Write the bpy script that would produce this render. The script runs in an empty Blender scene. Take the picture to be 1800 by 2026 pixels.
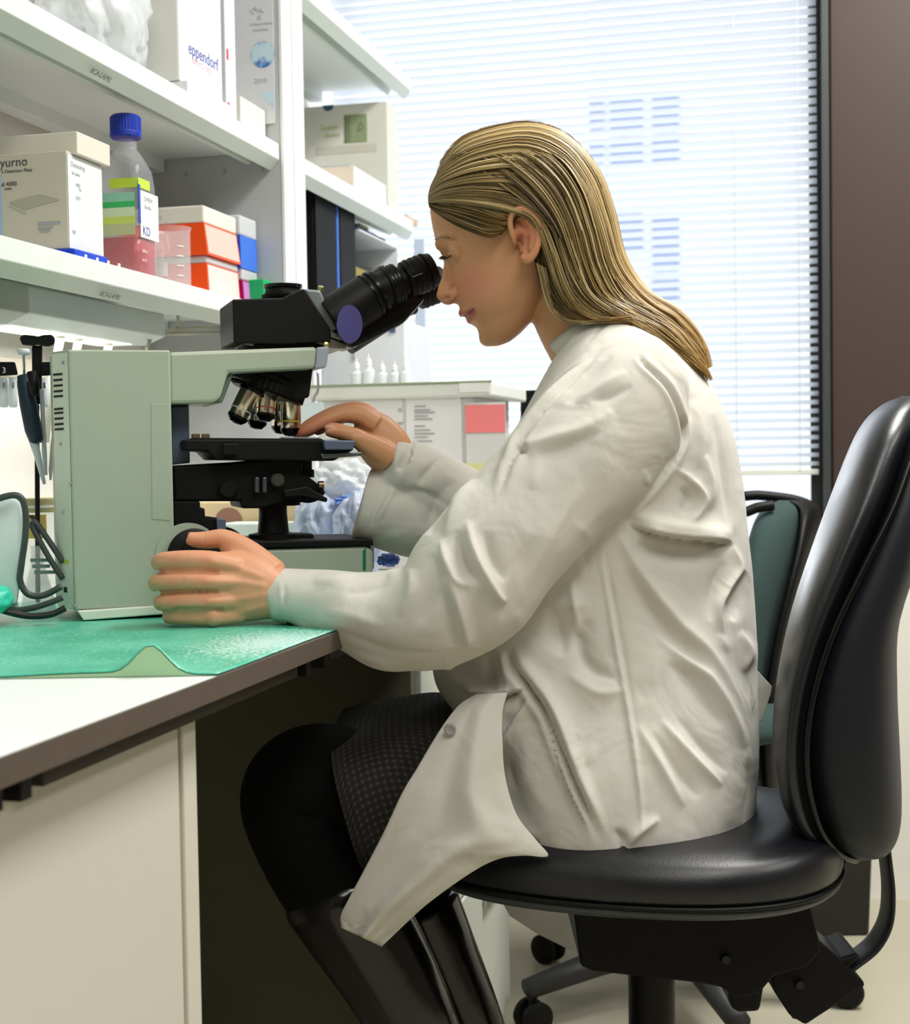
import bpy, bmesh, math, random
import numpy as np
from mathutils import Vector, Matrix
random.seed(7); rng = np.random.default_rng(7)
scene = bpy.context.scene
COL = scene.collection

# ------------------------------------------------------------ camera
YAW, PIT, ROL = math.radians(13.9), math.radians(2.13), math.radians(0.9)
CAM = np.array([0.0, 0.0, 0.95]); FPX = 2900.0; CX, CY = 900.0, 1013.0
R0 = np.array([math.cos(YAW), math.sin(YAW), 0.0]); F0 = np.array([-math.sin(YAW), math.cos(YAW), 0.0]); Z = np.array([0, 0, 1.0])
FW = F0 * math.cos(PIT) - Z * math.sin(PIT)
UP = np.cross(R0, FW)
RT = R0 * math.cos(ROL) - UP * math.sin(ROL); UP = UP * math.cos(ROL) + R0 * math.sin(ROL)
cd = bpy.data.cameras.new('camera'); cam = bpy.data.objects.new('camera', cd); COL.objects.link(cam)
cd.sensor_fit = 'HORIZONTAL'; cd.sensor_width = 36; cd.lens = 36 * FPX / 1800; cd.clip_start = 0.05; cd.clip_end = 400
M4 = Matrix.Identity(4)
for i in range(3):
    M4[i][0], M4[i][1], M4[i][2], M4[i][3] = RT[i], UP[i], -FW[i], CAM[i]
cam.matrix_world = M4
cd.dof.use_dof = True; cd.dof.focus_distance = 1.64; cd.dof.aperture_fstop = 10
scene.camera = cam

# ------------------------------------------------------------ world, lights, exposure
W = bpy.data.worlds.new('world'); scene.world = W; W.use_nodes = True
bg = W.node_tree.nodes['Background']; bg.inputs[0].default_value = (0.975, 0.985, 1.0, 1); bg.inputs[1].default_value = 1.16
def area(name, loc, rot, sx, sy, power, col=(1, 1, 1)):
    l = bpy.data.lights.new(name, 'AREA'); l.shape = 'RECTANGLE'; l.size = sx; l.size_y = sy; l.energy = power; l.color = col
    o = bpy.data.objects.new(name, l); COL.objects.link(o); o.location = loc; o.rotation_euler = rot; return o
for n_, (x, y) in enumerate([(0.55, 0.2), (0.55, 2.2), (1.9, 1.2), (0.3, -1.2)]):
    area('ceiling_panel_light', (x, y, 2.66), (0, 0, 0), 0.6, 1.3, [17, 46, 22, 11][n_], (1.0, 0.975, 0.93))
sl_ = bpy.data.lights.new('daylight_sun', 'SUN'); sl_.energy = 2.6; sl_.angle = math.radians(50); sl_.color = (0.9, 0.95, 1.0)
so_ = bpy.data.objects.new('daylight_sun', sl_); COL.objects.link(so_); so_.rotation_euler = Vector((0.15, -1, -0.45)).to_track_quat('-Z', 'Y').to_euler()
scene.view_settings.view_transform = 'Standard'; scene.view_settings.look = 'None'
scene.view_settings.gamma = 1.0; scene.view_settings.use_curve_mapping = False
scene.view_settings.exposure = 0.62
scene.cycles.use_denoising = True
scene.cycles.max_bounces = 8; scene.cycles.transparent_max_bounces = 16
scene.cycles.caustics_reflective = False; scene.cycles.caustics_refractive = False

# ------------------------------------------------------------ pixel helpers (turn a pixel of the photo into a point)
def ray(px, py):
    return FW + RT * ((px - CX) / FPX) + UP * ((CY - py) / FPX)
def P(px, py, d):
    return CAM + d * ray(px, py)
def onp(px, py, axis, val):
    r = ray(px, py); return CAM + r * ((val - CAM[axis]) / r[axis])
def onX(px, py, X): return onp(px, py, 0, X)
def onY(px, py, Y): return onp(px, py, 1, Y)
def onZ(px, py, z): return onp(px, py, 2, z)
def proj(V):
    q = np.asarray(V) - CAM; d = q @ FW
    return CX + FPX * (q @ RT) / d, CY - FPX * (q @ UP) / d, d

# ------------------------------------------------------------ materials
def lin(c):
    c = [x / 255.0 for x in c]
    return tuple((x / 12.92 if x <= 0.04045 else ((x + 0.055) / 1.055) ** 2.4) for x in c) + (1.0,)
MATS = {}
def mat(name, rgb, rough=0.5, metal=0.0, spec=0.5, var=0.04, vscale=30.0, bump=0.0, bscale=200.0, coat=0.0, sheen=0.0,
        trans=0.0, alpha=1.0, emit=None, sss=0.0, attr=None, ior=1.45, transl=0.0):
    if name in MATS: return MATS[name]
    m = bpy.data.materials.new(name); m.use_nodes = True; nt = m.node_tree; b = nt.nodes['Principled BSDF']
    b.inputs['Roughness'].default_value = rough; b.inputs['Metallic'].default_value = metal
    b.inputs['Specular IOR Level'].default_value = spec; b.inputs['Coat Weight'].default_value = coat
    b.inputs['Sheen Weight'].default_value = sheen; b.inputs['Transmission Weight'].default_value = trans
    b.inputs['IOR'].default_value = ior; b.inputs['Alpha'].default_value = alpha
    b.inputs['Subsurface Weight'].default_value = sss
    if sss: b.inputs['Subsurface Radius'].default_value = (0.01, 0.004, 0.002); b.inputs['Subsurface Scale'].default_value = 0.6
    tc = nt.nodes.new('ShaderNodeTexCoord'); no = nt.nodes.new('ShaderNodeTexNoise'); no.inputs['Scale'].default_value = vscale
    no.inputs['Detail'].default_value = 3
    nt.links.new(tc.outputs['Object'], no.inputs['Vector'])
    mr = nt.nodes.new('ShaderNodeMapRange'); mr.inputs[3].default_value = 1 - var; mr.inputs[4].default_value = 1 + var
    nt.links.new(no.outputs[0], mr.inputs[0])
    mx = nt.nodes.new('ShaderNodeVectorMath'); mx.operation = 'MULTIPLY'
    if attr:
        at = nt.nodes.new('ShaderNodeAttribute'); at.attribute_name = attr; nt.links.new(at.outputs['Color'], mx.inputs[0])
    else:
        mx.inputs[0].default_value = lin(rgb)[:3]
    cb = nt.nodes.new('ShaderNodeCombineXYZ')
    for k in range(3): nt.links.new(mr.outputs[0], cb.inputs[k])
    nt.links.new(cb.outputs[0], mx.inputs[1]); nt.links.new(mx.outputs[0], b.inputs['Base Color'])
    if bump:
        n2 = nt.nodes.new('ShaderNodeTexNoise'); n2.inputs['Scale'].default_value = bscale; n2.inputs['Detail'].default_value = 2
        nt.links.new(tc.outputs['Object'], n2.inputs['Vector'])
        bp = nt.nodes.new('ShaderNodeBump'); bp.inputs['Strength'].default_value = bump; bp.inputs['Distance'].default_value = 0.001
        nt.links.new(n2.outputs[0], bp.inputs['Height']); nt.links.new(bp.outputs[0], b.inputs['Normal'])
    if emit:
        b.inputs['Emission Color'].default_value = lin(rgb); b.inputs['Emission Strength'].default_value = emit
    if transl:
        out = nt.nodes['Material Output']; tr = nt.nodes.new('ShaderNodeBsdfTranslucent'); ms = nt.nodes.new('ShaderNodeMixShader')
        ms.inputs[0].default_value = transl; nt.links.new(mx.outputs[0], tr.inputs[0])
        nt.links.new(b.outputs[0], ms.inputs[1]); nt.links.new(tr.outputs[0], ms.inputs[2]); nt.links.new(ms.outputs[0], out.inputs[0])
    MATS[name] = m; return m

# ------------------------------------------------------------ object helpers
def thing(name, label, cat, loc=(0, 0, 0), group=None):
    o = bpy.data.objects.new(name, None); COL.objects.link(o); o.location = Vector(loc); o.empty_display_size = 0.05
    o['label'] = label; o['category'] = cat
    if group: o['group'] = group
    return o
def tag(o, label, cat, group=None, kind=None):
    o['label'] = label; o['category'] = cat
    if group: o['group'] = group
    if kind: o['kind'] = kind
    return o
def struct(o): o['kind'] = 'structure'; return o
def link_mesh(name, me, m, parent=None, label=None, smooth=False):
    o = bpy.data.objects.new(name, me); COL.objects.link(o)
    if m is not None: me.materials.append(m)
    if smooth: me.polygons.foreach_set('use_smooth', [True] * len(me.polygons))
    if parent is not None:
        o.parent = parent
        if parent.type == 'EMPTY': o.matrix_parent_inverse = Matrix.Translation(-parent.location)
    if label: o['label'] = label
    return o
def mesh(name, vs, fs, m, parent=None, smooth=False, label=None):
    me = bpy.data.meshes.new(name); me.from_pydata([tuple(map(float, v)) for v in vs], [], [tuple(f) for f in fs]); me.update()
    return link_mesh(name, me, m, parent, label, smooth)
def auto_smooth(me, ang=40):
    me.polygons.foreach_set('use_smooth', [True] * len(me.polygons))
    bm = bmesh.new(); bm.from_mesh(me)
    for e in bm.edges:
        if len(e.link_faces) == 2 and e.calc_face_angle(0) > math.radians(ang): e.smooth = False
    bm.to_mesh(me); bm.free()
def frame_mat(O, X, Y, Zv):
    M = Matrix.Identity(4)
    for i in range(3): M[i][0], M[i][1], M[i][2], M[i][3] = X[i], Y[i], Zv[i], O[i]
    return M
def box(name, lo, hi, m, parent=None, bevel=0.0015, M=None, label=None, seg=2):
    bm = bmesh.new(); bmesh.ops.create_cube(bm, size=1)
    lo = Vector(lo); hi = Vector(hi); c = (lo + hi) / 2; s = hi - lo
    for v in bm.verts: v.co = Vector((v.co.x * s.x + c.x, v.co.y * s.y + c.y, v.co.z * s.z + c.z))
    bv = min(bevel, min(abs(s.x), abs(s.y), abs(s.z)) * 0.4)
    if bv > 0: bmesh.ops.bevel(bm, geom=bm.edges[:], offset=bv, segments=seg, affect='EDGES', profile=0.5)
    if M is not None: bmesh.ops.transform(bm, matrix=M, verts=bm.verts)
    bmesh.ops.recalc_face_normals(bm, faces=bm.faces)
    me = bpy.data.meshes.new(name); bm.to_mesh(me); bm.free()
    return link_mesh(name, me, m, parent, label)
def prism(name, poly, w0, w1, fn, m, parent=None, bevel=0.0015, label=None, seg=2, smooth=False):
    """poly: list of 2D points; fn(a, b, w) -> world point; extruded from w0 to w1"""
    bm = bmesh.new(); n = len(poly)
    v0 = [bm.verts.new(Vector(fn(a, b, w0))) for a, b in poly]; v1 = [bm.verts.new(Vector(fn(a, b, w1))) for a, b in poly]
    bm.faces.new(v0); bm.faces.new(v1[::-1])
    for i in range(n): bm.faces.new((v0[i], v1[i], v1[(i + 1) % n], v0[(i + 1) % n]))
    bmesh.ops.recalc_face_normals(bm, faces=bm.faces)
    if bevel > 0: bmesh.ops.bevel(bm, geom=bm.edges[:], offset=bevel, segments=seg, affect='EDGES', profile=0.5, clamp_overlap=True)
    me = bpy.data.meshes.new(name); bm.to_mesh(me); bm.free()
    if smooth: auto_smooth(me, 35)
    return link_mesh(name, me, m, parent, label)
def catmull(pts, n):
    pts = np.asarray(pts, float); k = len(pts)
    if k < 3: 
        t = np.linspace(0, 1, n)[:, None]; return pts[0] * (1 - t) + pts[-1] * t
    Q = np.vstack([2 * pts[0] - pts[1], pts, 2 * pts[-1] - pts[-2]])
    t = np.linspace(0, k - 1 - 1e-9, n); i = t.astype(int); f = (t - i)[:, None]
    p0, p1, p2, p3 = Q[i], Q[i + 1], Q[i + 2], Q[i + 3]
    return 0.5 * (2 * p1 + (p2 - p0) * f + (2 * p0 - 5 * p1 + 4 * p2 - p3) * f * f + (3 * p1 - p0 - 3 * p2 + p3) * f ** 3)
def rings_mesh(rings, cap=True):
    """rings: (n, k, 3) array -> verts, faces of a closed tube"""
    n, k = rings.shape[:2]; vs = rings.reshape(-1, 3).tolist(); fs = []
    for i in range(n - 1):
        for j in range(k):
            a = i * k + j; b = i * k + (j + 1) % k; fs.append((a, b, b + k, a + k))
    if cap:
        c0 = len(vs); vs.append(rings[0].mean(0).tolist()); c1 = len(vs); vs.append(rings[-1].mean(0).tolist())
        for j in range(k):
            fs.append((c0, (j + 1) % k, j)); fs.append((c1, (n - 1) * k + j, (n - 1) * k + (j + 1) % k))
    return vs, fs
def tube_rings(pts, rad, k=12, flat=None, ref=None):
    pts = np.asarray(pts, float); n = len(pts); rad = np.broadcast_to(np.asarray(rad, float), (n,)) if np.ndim(rad) <= 1 else rad
    tg = np.gradient(pts, axis=0); tg /= np.linalg.norm(tg, axis=1)[:, None] + 1e-12
    out = np.zeros((n, k, 3)); th = np.linspace(0, 2 * np.pi, k, endpoint=False)
    if ref is None:
        r = np.array([0, 0, 1.0]) if abs(tg[0][2]) < 0.9 else np.array([1.0, 0, 0])
    else: r = np.asarray(ref, float)
    for i in range(n):
        t = tg[i]; a = r - t * (r @ t); a /= np.linalg.norm(a) + 1e-12
        b = np.cross(t, a)
        if ref is None: r = a
        ra = rad[i]; rb = rad[i] if flat is None else flat[i]
        # a = along the reference (flat radius), b = the other
        out[i] = pts[i] + np.outer(np.cos(th) * (rb if flat is not None else ra), a) + np.outer(np.sin(th) * ra, b)
    return out
def tube(name, pts, rad, m, parent=None, k=10, n=None, label=None):
    pts = np.asarray(pts, float)
    if n: 
        rr = np.broadcast_to(np.asarray(rad, float), (len(pts),)); q = catmull(np.hstack([pts, rr[:, None]]), n); pts, rad = q[:, :3], q[:, 3]
    vs, fs = rings_mesh(tube_rings(pts, rad, k)); return mesh(name, vs, fs, m, parent, True, label)
def lathe(name, prof, O, axis, m, parent=None, k=32, label=None, ang=35, xref=None):
    """prof: [(r, h)]; closed surface of revolution"""
    axis = np.array(axis, float); axis /= np.linalg.norm(axis)
    r = np.array([1.0, 0, 0]) if abs(axis[0]) < 0.9 else np.array([0, 1.0, 0])
    a = r - axis * (r @ axis); a /= np.linalg.norm(a); b = np.cross(axis, a); th = np.linspace(0, 2 * np.pi, k, endpoint=False)
    rg = np.array([np.asarray(O) + axis * h + rr * (np.outer(np.cos(th), a) + np.outer(np.sin(th), b)) for rr, h in prof])
    vs, fs = rings_mesh(rg); o = mesh(name, vs, fs, m, parent, False, label)
    bm = bmesh.new(); bm.from_mesh(o.data); bmesh.ops.recalc_face_normals(bm, faces=bm.faces); bm.to_mesh(o.data); bm.free()
    auto_smooth(o.data, ang); return o
def text(name, s, size, O, right, up, m, parent=None, depth=0.0003, align='LEFT'):
    c = bpy.data.curves.new(name, 'FONT'); c.body = s; c.size = size; c.extrude = depth; c.align_x = align; c.resolution_u = 3
    t = bpy.data.objects.new('tmp', c); COL.objects.link(t)
    me = bpy.data.meshes.new_from_object(t.evaluated_get(bpy.context.evaluated_depsgraph_get()))
    bpy.data.objects.remove(t); bpy.data.curves.remove(c)
    right = np.asarray(right, float); up = np.asarray(up, float); nz = np.cross(right, up)
    me.transform(frame_mat(O, right, up, nz)); me.name = name
    return link_mesh(name, me, m, parent)
def rrect(w, h, r, n=5):
    out = []
    for cx, cy, a0 in ((w / 2 - r, h / 2 - r, 0), (-w / 2 + r, h / 2 - r, 90), (-w / 2 + r, -h / 2 + r, 180), (w / 2 - r, -h / 2 + r, 270)):
        for i in range(n):
            a = math.radians(a0 + 90 * i / (n - 1)); out.append((cx + r * math.cos(a), cy + r * math.sin(a)))
    return out

# ------------------------------------------------------------ shared materials
wall_m = mat('wall_paint', (230, 228, 220), 0.75, var=0.02, vscale=4, bump=0.1)
ceil_m = mat('ceiling_paint', (235, 235, 230), 0.9, var=0.02)
floor_m = mat('vinyl_floor', (176, 172, 152), 0.4, var=0.05, vscale=9, bump=0.05, bscale=60)
white_lam = mat('white_laminate', (226, 230, 230), 0.38, var=0.015, vscale=12)
shelf_m = mat('shelf_enamel', (228, 233, 231), 0.42, var=0.02, vscale=6)
shelf_lip = mat('shelf_lip_enamel', (206, 216, 206), 0.45, var=0.03, vscale=8)
panel_m = mat('grey_panel', (184, 187, 188), 0.5, var=0.03, vscale=5)
edge_m = mat('bench_edge', (84, 74, 64), 0.55, var=0.12, vscale=25, bump=0.2)
dark_rail = mat('dark_rail', (44, 38, 30), 0.6, var=0.1)
black_m = mat('black_plastic', (9, 9, 8), 0.5, spec=.28, var=0.1, bump=0.05)
black_gloss = mat('black_gloss', (8, 8, 9), 0.25, spec=.4, var=0.05)
black_dull = mat('black_cast_metal', (9, 9, 8), 0.6, spec=.25, var=0.15, bump=0.25, bscale=400)
brown_m = mat('brown_mullion', (62, 47, 43), 0.5, var=0.08, vscale=3, bump=0.05)
frame_m = mat('window_frame_metal', (70, 74, 74), 0.4, metal=0.4)
text_dark = mat('print_dark', (70, 72, 74), 0.7, var=0.02)
text_grey = mat('print_grey', (165, 168, 170), 0.7, var=0.02)
text_blue = mat('print_blue', (70, 84, 168), 0.6, var=0.02)
paper_m = mat('paper', (238, 238, 236), 0.8, var=0.02)
chrome = mat('chrome', (225, 218, 196), 0.16, metal=1.0, var=0.05)
steel = mat('brushed_steel', (178, 178, 176), 0.3, metal=0.9, var=0.05)
def clearmat(name, rgb, a, rough=.05):
    m = mat(name, rgb, rough, alpha=a, var=0.0, spec=.6); return m
clear = mat('clear_plastic', (240, 246, 248), 0.08, trans=0.9, alpha=1.0, ior=1.2, var=0.0)
frost = mat('frosted_plastic', (236, 240, 242), 0.35, transl=0.35, var=0.03)
# ============================================================ ROOM
WX, WY, RXX, RY, CZ, SILL = -1.12, 3.2, 3.0, -2.2, 2.7, 0.76
struct(box('floor', (WX - .1, RY - .1, -0.1), (RXX + .1, WY + .1, 0), floor_m, bevel=0))
struct(box('ceiling', (WX - .1, RY - .1, CZ), (RXX + .1, WY + .5, CZ + .1), ceil_m, bevel=0))
struct(box('wall_left', (WX - .1, RY - .1, 0), (WX, WY, CZ), wall_m, bevel=0))
far_wall = mat('low_bounce_wall_paint', (112, 102, 94), .7, var=.03)  # unseen walls toned dark to cut bounce light
struct(box('wall_right', (RXX, RY - .1, 0), (RXX + .1, WY, CZ), far_wall, bevel=0))
struct(box('wall_back', (WX, RY - .1, 0), (RXX, RY, CZ), far_wall, bevel=0))
struct(box('wall_window', (WX - .1, WY, 0), (RXX + .1, WY + .12, SILL), wall_m, bevel=0))
struct(box('trim_1', (WX, WY + .10, SILL - .015), (RXX, WY + .42, SILL), white_lam, bevel=.003))
base_m = mat('baseboard_vinyl', (158, 152, 132), 0.5)
struct(box('baseboard_window', (0.2, WY - .012, 0.018), (RXX, WY, 0.10), base_m, bevel=.002))
struct(box('trim_2', (0.2, WY - .022, 0.0), (RXX, WY, 0.018), mat('floor_sealant', (222, 220, 212), .5), bevel=.004))
GY = 3.42                                             # glass plane
gx = onY(1601, 500, GY)[0]                            # right edge of the glass
px0 = onY(1632, 500, WY + .08)[0]
struct(box('wall_pillar', (px0 + .012, WY + .085, SILL), (RXX + .1, WY + .5, CZ), brown_m, bevel=.004))
win = thing('window_1', 'wide window with white slats in front', 'window', (0, GY, SILL)); win['kind'] = 'structure'
box('window_frame', (gx, WY + .13, SILL), (px0 + .011, GY + .03, CZ), mat('dark_window_frame', (40, 42, 44), .5), win, .002)
box('frame_strip', (px0 - .006, WY + .07, SILL), (px0 + .010, WY + .13, CZ), frame_m, win, .002)
box('window_frame', (WX - .1, GY - .02, SILL), (WX + .03, GY + .03, CZ), white_lam, win, .002)
gl = clearmat('window_glass', (240, 245, 248), .04, .02)
box('pane', (WX + .03, GY, SILL), (gx, GY + .004, CZ), gl, win, 0)
# blinds
bl = thing('venetian_blind', 'white horizontal slat blind covering the bright window, bottom rail just above the chairs', 'window blind', (0, WY + .13, SILL))
slat_m = mat('slat_enamel', (225, 230, 238), 0.5, transl=0.26, var=0.01)
br = onY(1617, 500, WY + .11)[0]; bz = onY(1560, 934, WY + .11)[2]
pitch, tau, wdt = 0.0192, math.radians(25), 0.0215
BY = WY + .11
xs = np.array([WX + .02, br])
prof = []
for i in range(5):
    t = (i / 4 - .5); prof.append((t * wdt * math.cos(tau), -t * wdt * math.sin(tau) + 0.0012 * (1 - (2 * t) ** 2)))
vs = []; 
for x in xs:
    for (yy, zz) in prof: vs.append((x, yy, zz))
fs = [(j, j + 1, j + 6, j + 5) for j in range(4)]
sm = bpy.data.meshes.new('slat'); sm.from_pydata(vs, [], fs); sm.materials.append(slat_m); sm.polygons.foreach_set('use_smooth', [True] * 4)
z = bz + .018; 
while z < CZ - .03:
    o = bpy.data.objects.new('slat', sm); COL.objects.link(o); o.location = (0, BY, z); o.parent = bl
    o.matrix_parent_inverse = Matrix.Translation(-bl.location); z += pitch
box('bottom_rail', (WX + .02, BY - .011, bz - .006), (br, BY + .011, bz + .006), mat('rail_enamel', (214, 216, 206), .5), bl, .002)
for px in (1205, 1455, 1580):
    x = onY(px, 500, BY)[0]
    tube('ladder_cord', [(x, BY - .0125, bz), (x, BY - .0125, CZ - .02)], .0007, slat_m, bl, 5)
box('head_rail', (WX + .02, BY - .02, CZ - .035), (br, BY + .02, CZ - .001), slat_m, bl, .002)

# building outside
fac = mat('facade_render', (206, 214, 226), 0.8, var=0.02, vscale=0.5)
bwin = mat('building_glass', (134, 150, 184), 0.15, var=0.1)
BYY = 60.0
b0 = onY(1164, 400, BYY); b1 = onY(1700, 400, BYY)
bd = thing('office_building', 'pale office tower with blue windows seen through the blind slats', 'building', (b0[0], BYY, 0))
box('wall', (b0[0], BYY, -20), (b1[0] + 20, BYY + 15, 45), fac, bd, 0)
for (xa, xb, rows) in ((1150 + 16, 1195, [(195, 255), (285, 322)]), (1207, 1272, [(195, 258), (275, 322), (426, 500)]), (1290, 1344, [(190, 258), (272, 322), (425, 535), (555, 595)]),
                       ):
    for (ya, yb) in rows:
        A = onY(xa, ya, BYY); B = onY(xb, yb, BYY)
        box('window', (A[0], BYY - .12, B[2]), (B[0], BYY + .1, A[2]), bwin, bd, .03)

# ceiling lamps (fixtures the area lights sit in)
for (x, y) in [(0.55, 0.2), (0.55, 2.2), (1.9, 1.2), (0.3, -1.2)]:
    f = thing('ceiling_lamp', {(0.55, 0.2): 'ceiling light panel above the near end of the bench', (0.55, 2.2): 'ceiling light panel above the woman and the far bench', (1.9, 1.2): 'ceiling light panel above the right side of the room', (0.3, -1.2): 'ceiling light panel at the rear of the room'}[(x, y)], 'lamp', (x, y, 2.69), 'ceiling panels above the room')
    box('frame', (x - .32, y - .67, 2.675), (x + .32, y + .67, 2.699), steel, f, .002)

# ============================================================ WORKBENCH
BX, BZ = -0.487, 0.77
bench = thing('workbench_top', 'long white bench worktop with a dark brown edge under the microscope', 'worktop', (BX, 1.2, BZ))
box('worktop', (WX + .002, -0.3, BZ - .018), (BX - .0025, WY - .003, BZ), white_lam, bench, .001)
box('edge_band', (BX - .0024, -0.3, BZ - .019), (BX + .0005, WY - .003, BZ + .0003), edge_m, bench, .0005)
box('rail', (BX - .03, -0.3, BZ - .034), (BX - .012, .79, BZ - .0195), dark_rail, bench, .001)
box('rail', (BX - .03, .87, BZ - .034), (BX - .012, 1.36, BZ - .0195), dark_rail, bench, .001)
box('rail', (BX - .03, 1.46, BZ - .032), (BX - .012, 1.75, BZ - .0195), dark_rail, bench, .001)
for y in (.80, .835, 1.375, 1.43): box('bracket', (BX - .032, y, BZ - .036), (BX - .008, y + .014, BZ - .0195), black_m, bench, .001)
cab_m = mat('cabinet_front', (200, 198, 186), 0.5, var=0.02, vscale=5)
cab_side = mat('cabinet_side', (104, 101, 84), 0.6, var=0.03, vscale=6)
y1 = onX(402, 1700, BX - .016)[1]; y1b = onX(428, 1700, BX - .016)[1]
c1 = thing('base_cabinet', 'pale base cabinet under the near end of the bench', 'cabinet', (BX - .3, .6, 0))
box('body', (WX + .002, -0.3, .06), (BX - .05, y1b - .003, BZ - .037), cab_m, c1, .001)
box('door', (BX - .049, -0.3, .08), (BX - .034, y1 - .004, BZ - .037), cab_m, c1, .002)
box('end_panel', (WX + .002, y1, .0), (BX - .032, y1b, BZ - .036), mat('cabinet_edge', (206, 204, 190), .35), c1, .002)
y2 = onX(814, 1380, BX - .03)[1]; y3 = onX(1011, 1900, BX - .02)[1]
c2 = thing('drawer_cabinet', 'white drawer cabinet with a grey side panel beyond the knee space', 'cabinet', (BX - .3, (y2 + y3) / 2, 0))
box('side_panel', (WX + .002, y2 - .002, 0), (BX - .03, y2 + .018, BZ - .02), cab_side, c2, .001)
box('body', (WX + .002, y2 + .0185, .02), (BX - .045, y3, BZ - .02), cab_m, c2, .001)
wd = mat('drawer_white', (208, 214, 204), 0.4)
for (za, zb) in ((.03, .30), (.305, .52), (.525, .745)):
    dr = box('drawer', (BX - .044, y2 + .02, za), (BX - .022, y3, zb), wd, c2, .003)
    box('handle', (BX - .021, y3 - .20, zb - .05), (BX - .012, y3 - .10, zb - .036), steel, dr, .002)

# ============================================================ SHELVES
SX = -0.87; SD = 0.215; Z1, Z2, Z3 = 1.202, 1.478, 1.79
YU = onX(556, 450, SX)[1]; YE = WY - .03
def shelf(name, label, z, ya, yb, mark=None):
    t = thing(name, label, 'shelf', (SX - .1, ya, z))
    box('board', (SX - SD, ya, z - .012), (SX - .003, yb, z), shelf_m, t, .001)
    box('front_edge', (SX - .004, ya, z - .026), (SX, yb, z + .0005), shelf_m, t, .001)
    prism('lip', [(0, -.0262), (-.016, -.043), (-.019, -.041), (-.0045, -.0245)], ya, yb, lambda a, b, w: (SX + a, w, z + b), shelf_lip, t, .0004)
    prism('stiffener', [(-.045, -.0125), (-.05, -.030), (-.058, -.030), (-.063, -.0125)], ya, yb, lambda a, b, w: (SX + a, w, z + b), shelf_lip, t, .0004)
    box('back_rail', (SX - SD - .02, ya, z - .035), (SX - SD + .008, yb, z + .012), shelf_m, t, .002)
    return t
sh1 = shelf('wall_shelf', 'lower white metal wall shelf, left section holding the bottle and tip boxes', Z1, -0.2, YU - .002)
sh2 = shelf('wall_shelf', 'upper white metal wall shelf, left section holding the tall box', Z2, -0.2, YU - .002)
sh1b = shelf('wall_shelf', 'lower white metal wall shelf, far section holding the black binders', Z1, YU + .106, YE)
sh2b = shelf('wall_shelf', 'upper white metal wall shelf, far section holding the copy paper carton', Z2, YU + .106, YE)
sh3 = shelf('wall_shelf', 'topmost white metal wall shelf near the window', Z3, YU + .106, YE)
prt = mat('stencil_print', (120, 128, 118), .7)
for zz, px, par in ((Z1, 190, sh1), (Z2, 182, sh2)):
    q = onX(px, 400, SX - .008)
    text('stencil', 'BCA-LAPRL', .011, (SX - .0075, q[1], zz - .041), (0, 1, 0), (.69 * .98, 0, .72 * .98), prt, par, .0002)
up = thing('shelf_upright', 'white upright panels dividing the two wall shelf bays', 'shelf', (SX - .1, YU, 1.1))
box('panel', (SX - SD - .02, YU, 1.10), (SX + .002, YU + .018, 2.3), panel_m, up, .001)
box('panel', (SX - SD - .02, YU + .082, 1.10), (SX + .002, YU + .102, 2.3), shelf_m, up, .001)
box('front_strip', (SX + .0022, YU - .001, 1.16), (SX + .008, YU + .046, 2.3), shelf_m, up, .001)
box('front_strip', (SX + .0022, YU + .050, 1.16), (SX + .008, YU + .104, 2.3), shelf_m, up, .001)
for (xx, zz) in ((-.03, 1.44), (-.10, 1.44), (-.17, 1.44)):
    lathe('bolt', [(0, 0), (.004, 0), (.003, .002), (0, .002)], (SX + xx, YU, zz), (0, -1, 0), steel, up, 12)
# wall poster on the upright
pst = tag(mesh('wall_calendar', [(0, 0, 0)], [], paper_m), 'x', 'calendar'); bpy.data.objects.remove(pst)
cal = thing('wall_calendar', 'white calendar sheet with a blue globe on the upright panel above the shelf', 'calendar', (SX - .06, YU - .002, 1.55))
box('sheet', (SX - .105, YU - .003, Z2 + .035), (SX - .006, YU - .0005, 2.2), mat('calendar_sheet', (216, 218, 222), .7), cal, 0)
gm = bpy.data.materials.new('globe_print'); gm.use_nodes = True; nt = gm.node_tree
no = nt.nodes.new('ShaderNodeTexNoise'); no.inputs['Scale'].default_value = 38; tc = nt.nodes.new('ShaderNodeTexCoord'); nt.links.new(tc.outputs['Object'], no.inputs['Vector'])
rp = nt.nodes.new('ShaderNodeValToRGB'); rp.color_ramp.elements[0].position = .42; rp.color_ramp.elements[0].color = lin((48, 116, 190)); rp.color_ramp.elements[1].position = .56; rp.color_ramp.elements[1].color = lin((196, 222, 234))
nt.links.new(no.outputs[0], rp.inputs[0]); nt.links.new(rp.outputs[0], nt.nodes['Principled BSDF'].inputs['Base Color']); nt.nodes['Principled BSDF'].inputs['Roughness'].default_value = .6
MATS['globe_print'] = gm
def pano(px, py): return onY(px, py, YU - .0032)
c = pano(519, 108); rr = .0215
mesh('globe_picture', [c + np.array([0, -.0004, 0])] + [c + np.array([rr * math.cos(a), 0, rr * 1.03 * math.sin(a)]) for a in np.linspace(0, 2 * math.pi, 33)[:-1]],
     [(0, 1 + i, 1 + (i + 1) % 32) for i in range(32)], gm, cal)
a_, b_, c_ = pano(514, 185), pano(542, 180), pano(540, 212)
mesh('corner_picture', [a_, b_, c_], [(0, 1, 2)], gm, cal)
text('lettering', '2010', .012, pano(502, 166), (1, 0, 0), Z, text_grey, cal, .0001)
text('lettering', 'IS', .011, pano(508, 40), (1, 0, 0), Z, text_grey, cal, .0001)
text('lettering', 'NTERNATIONAL', .0055, pano(494, 52), (1, 0, 0), Z, text_grey, cal, .0001)
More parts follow.
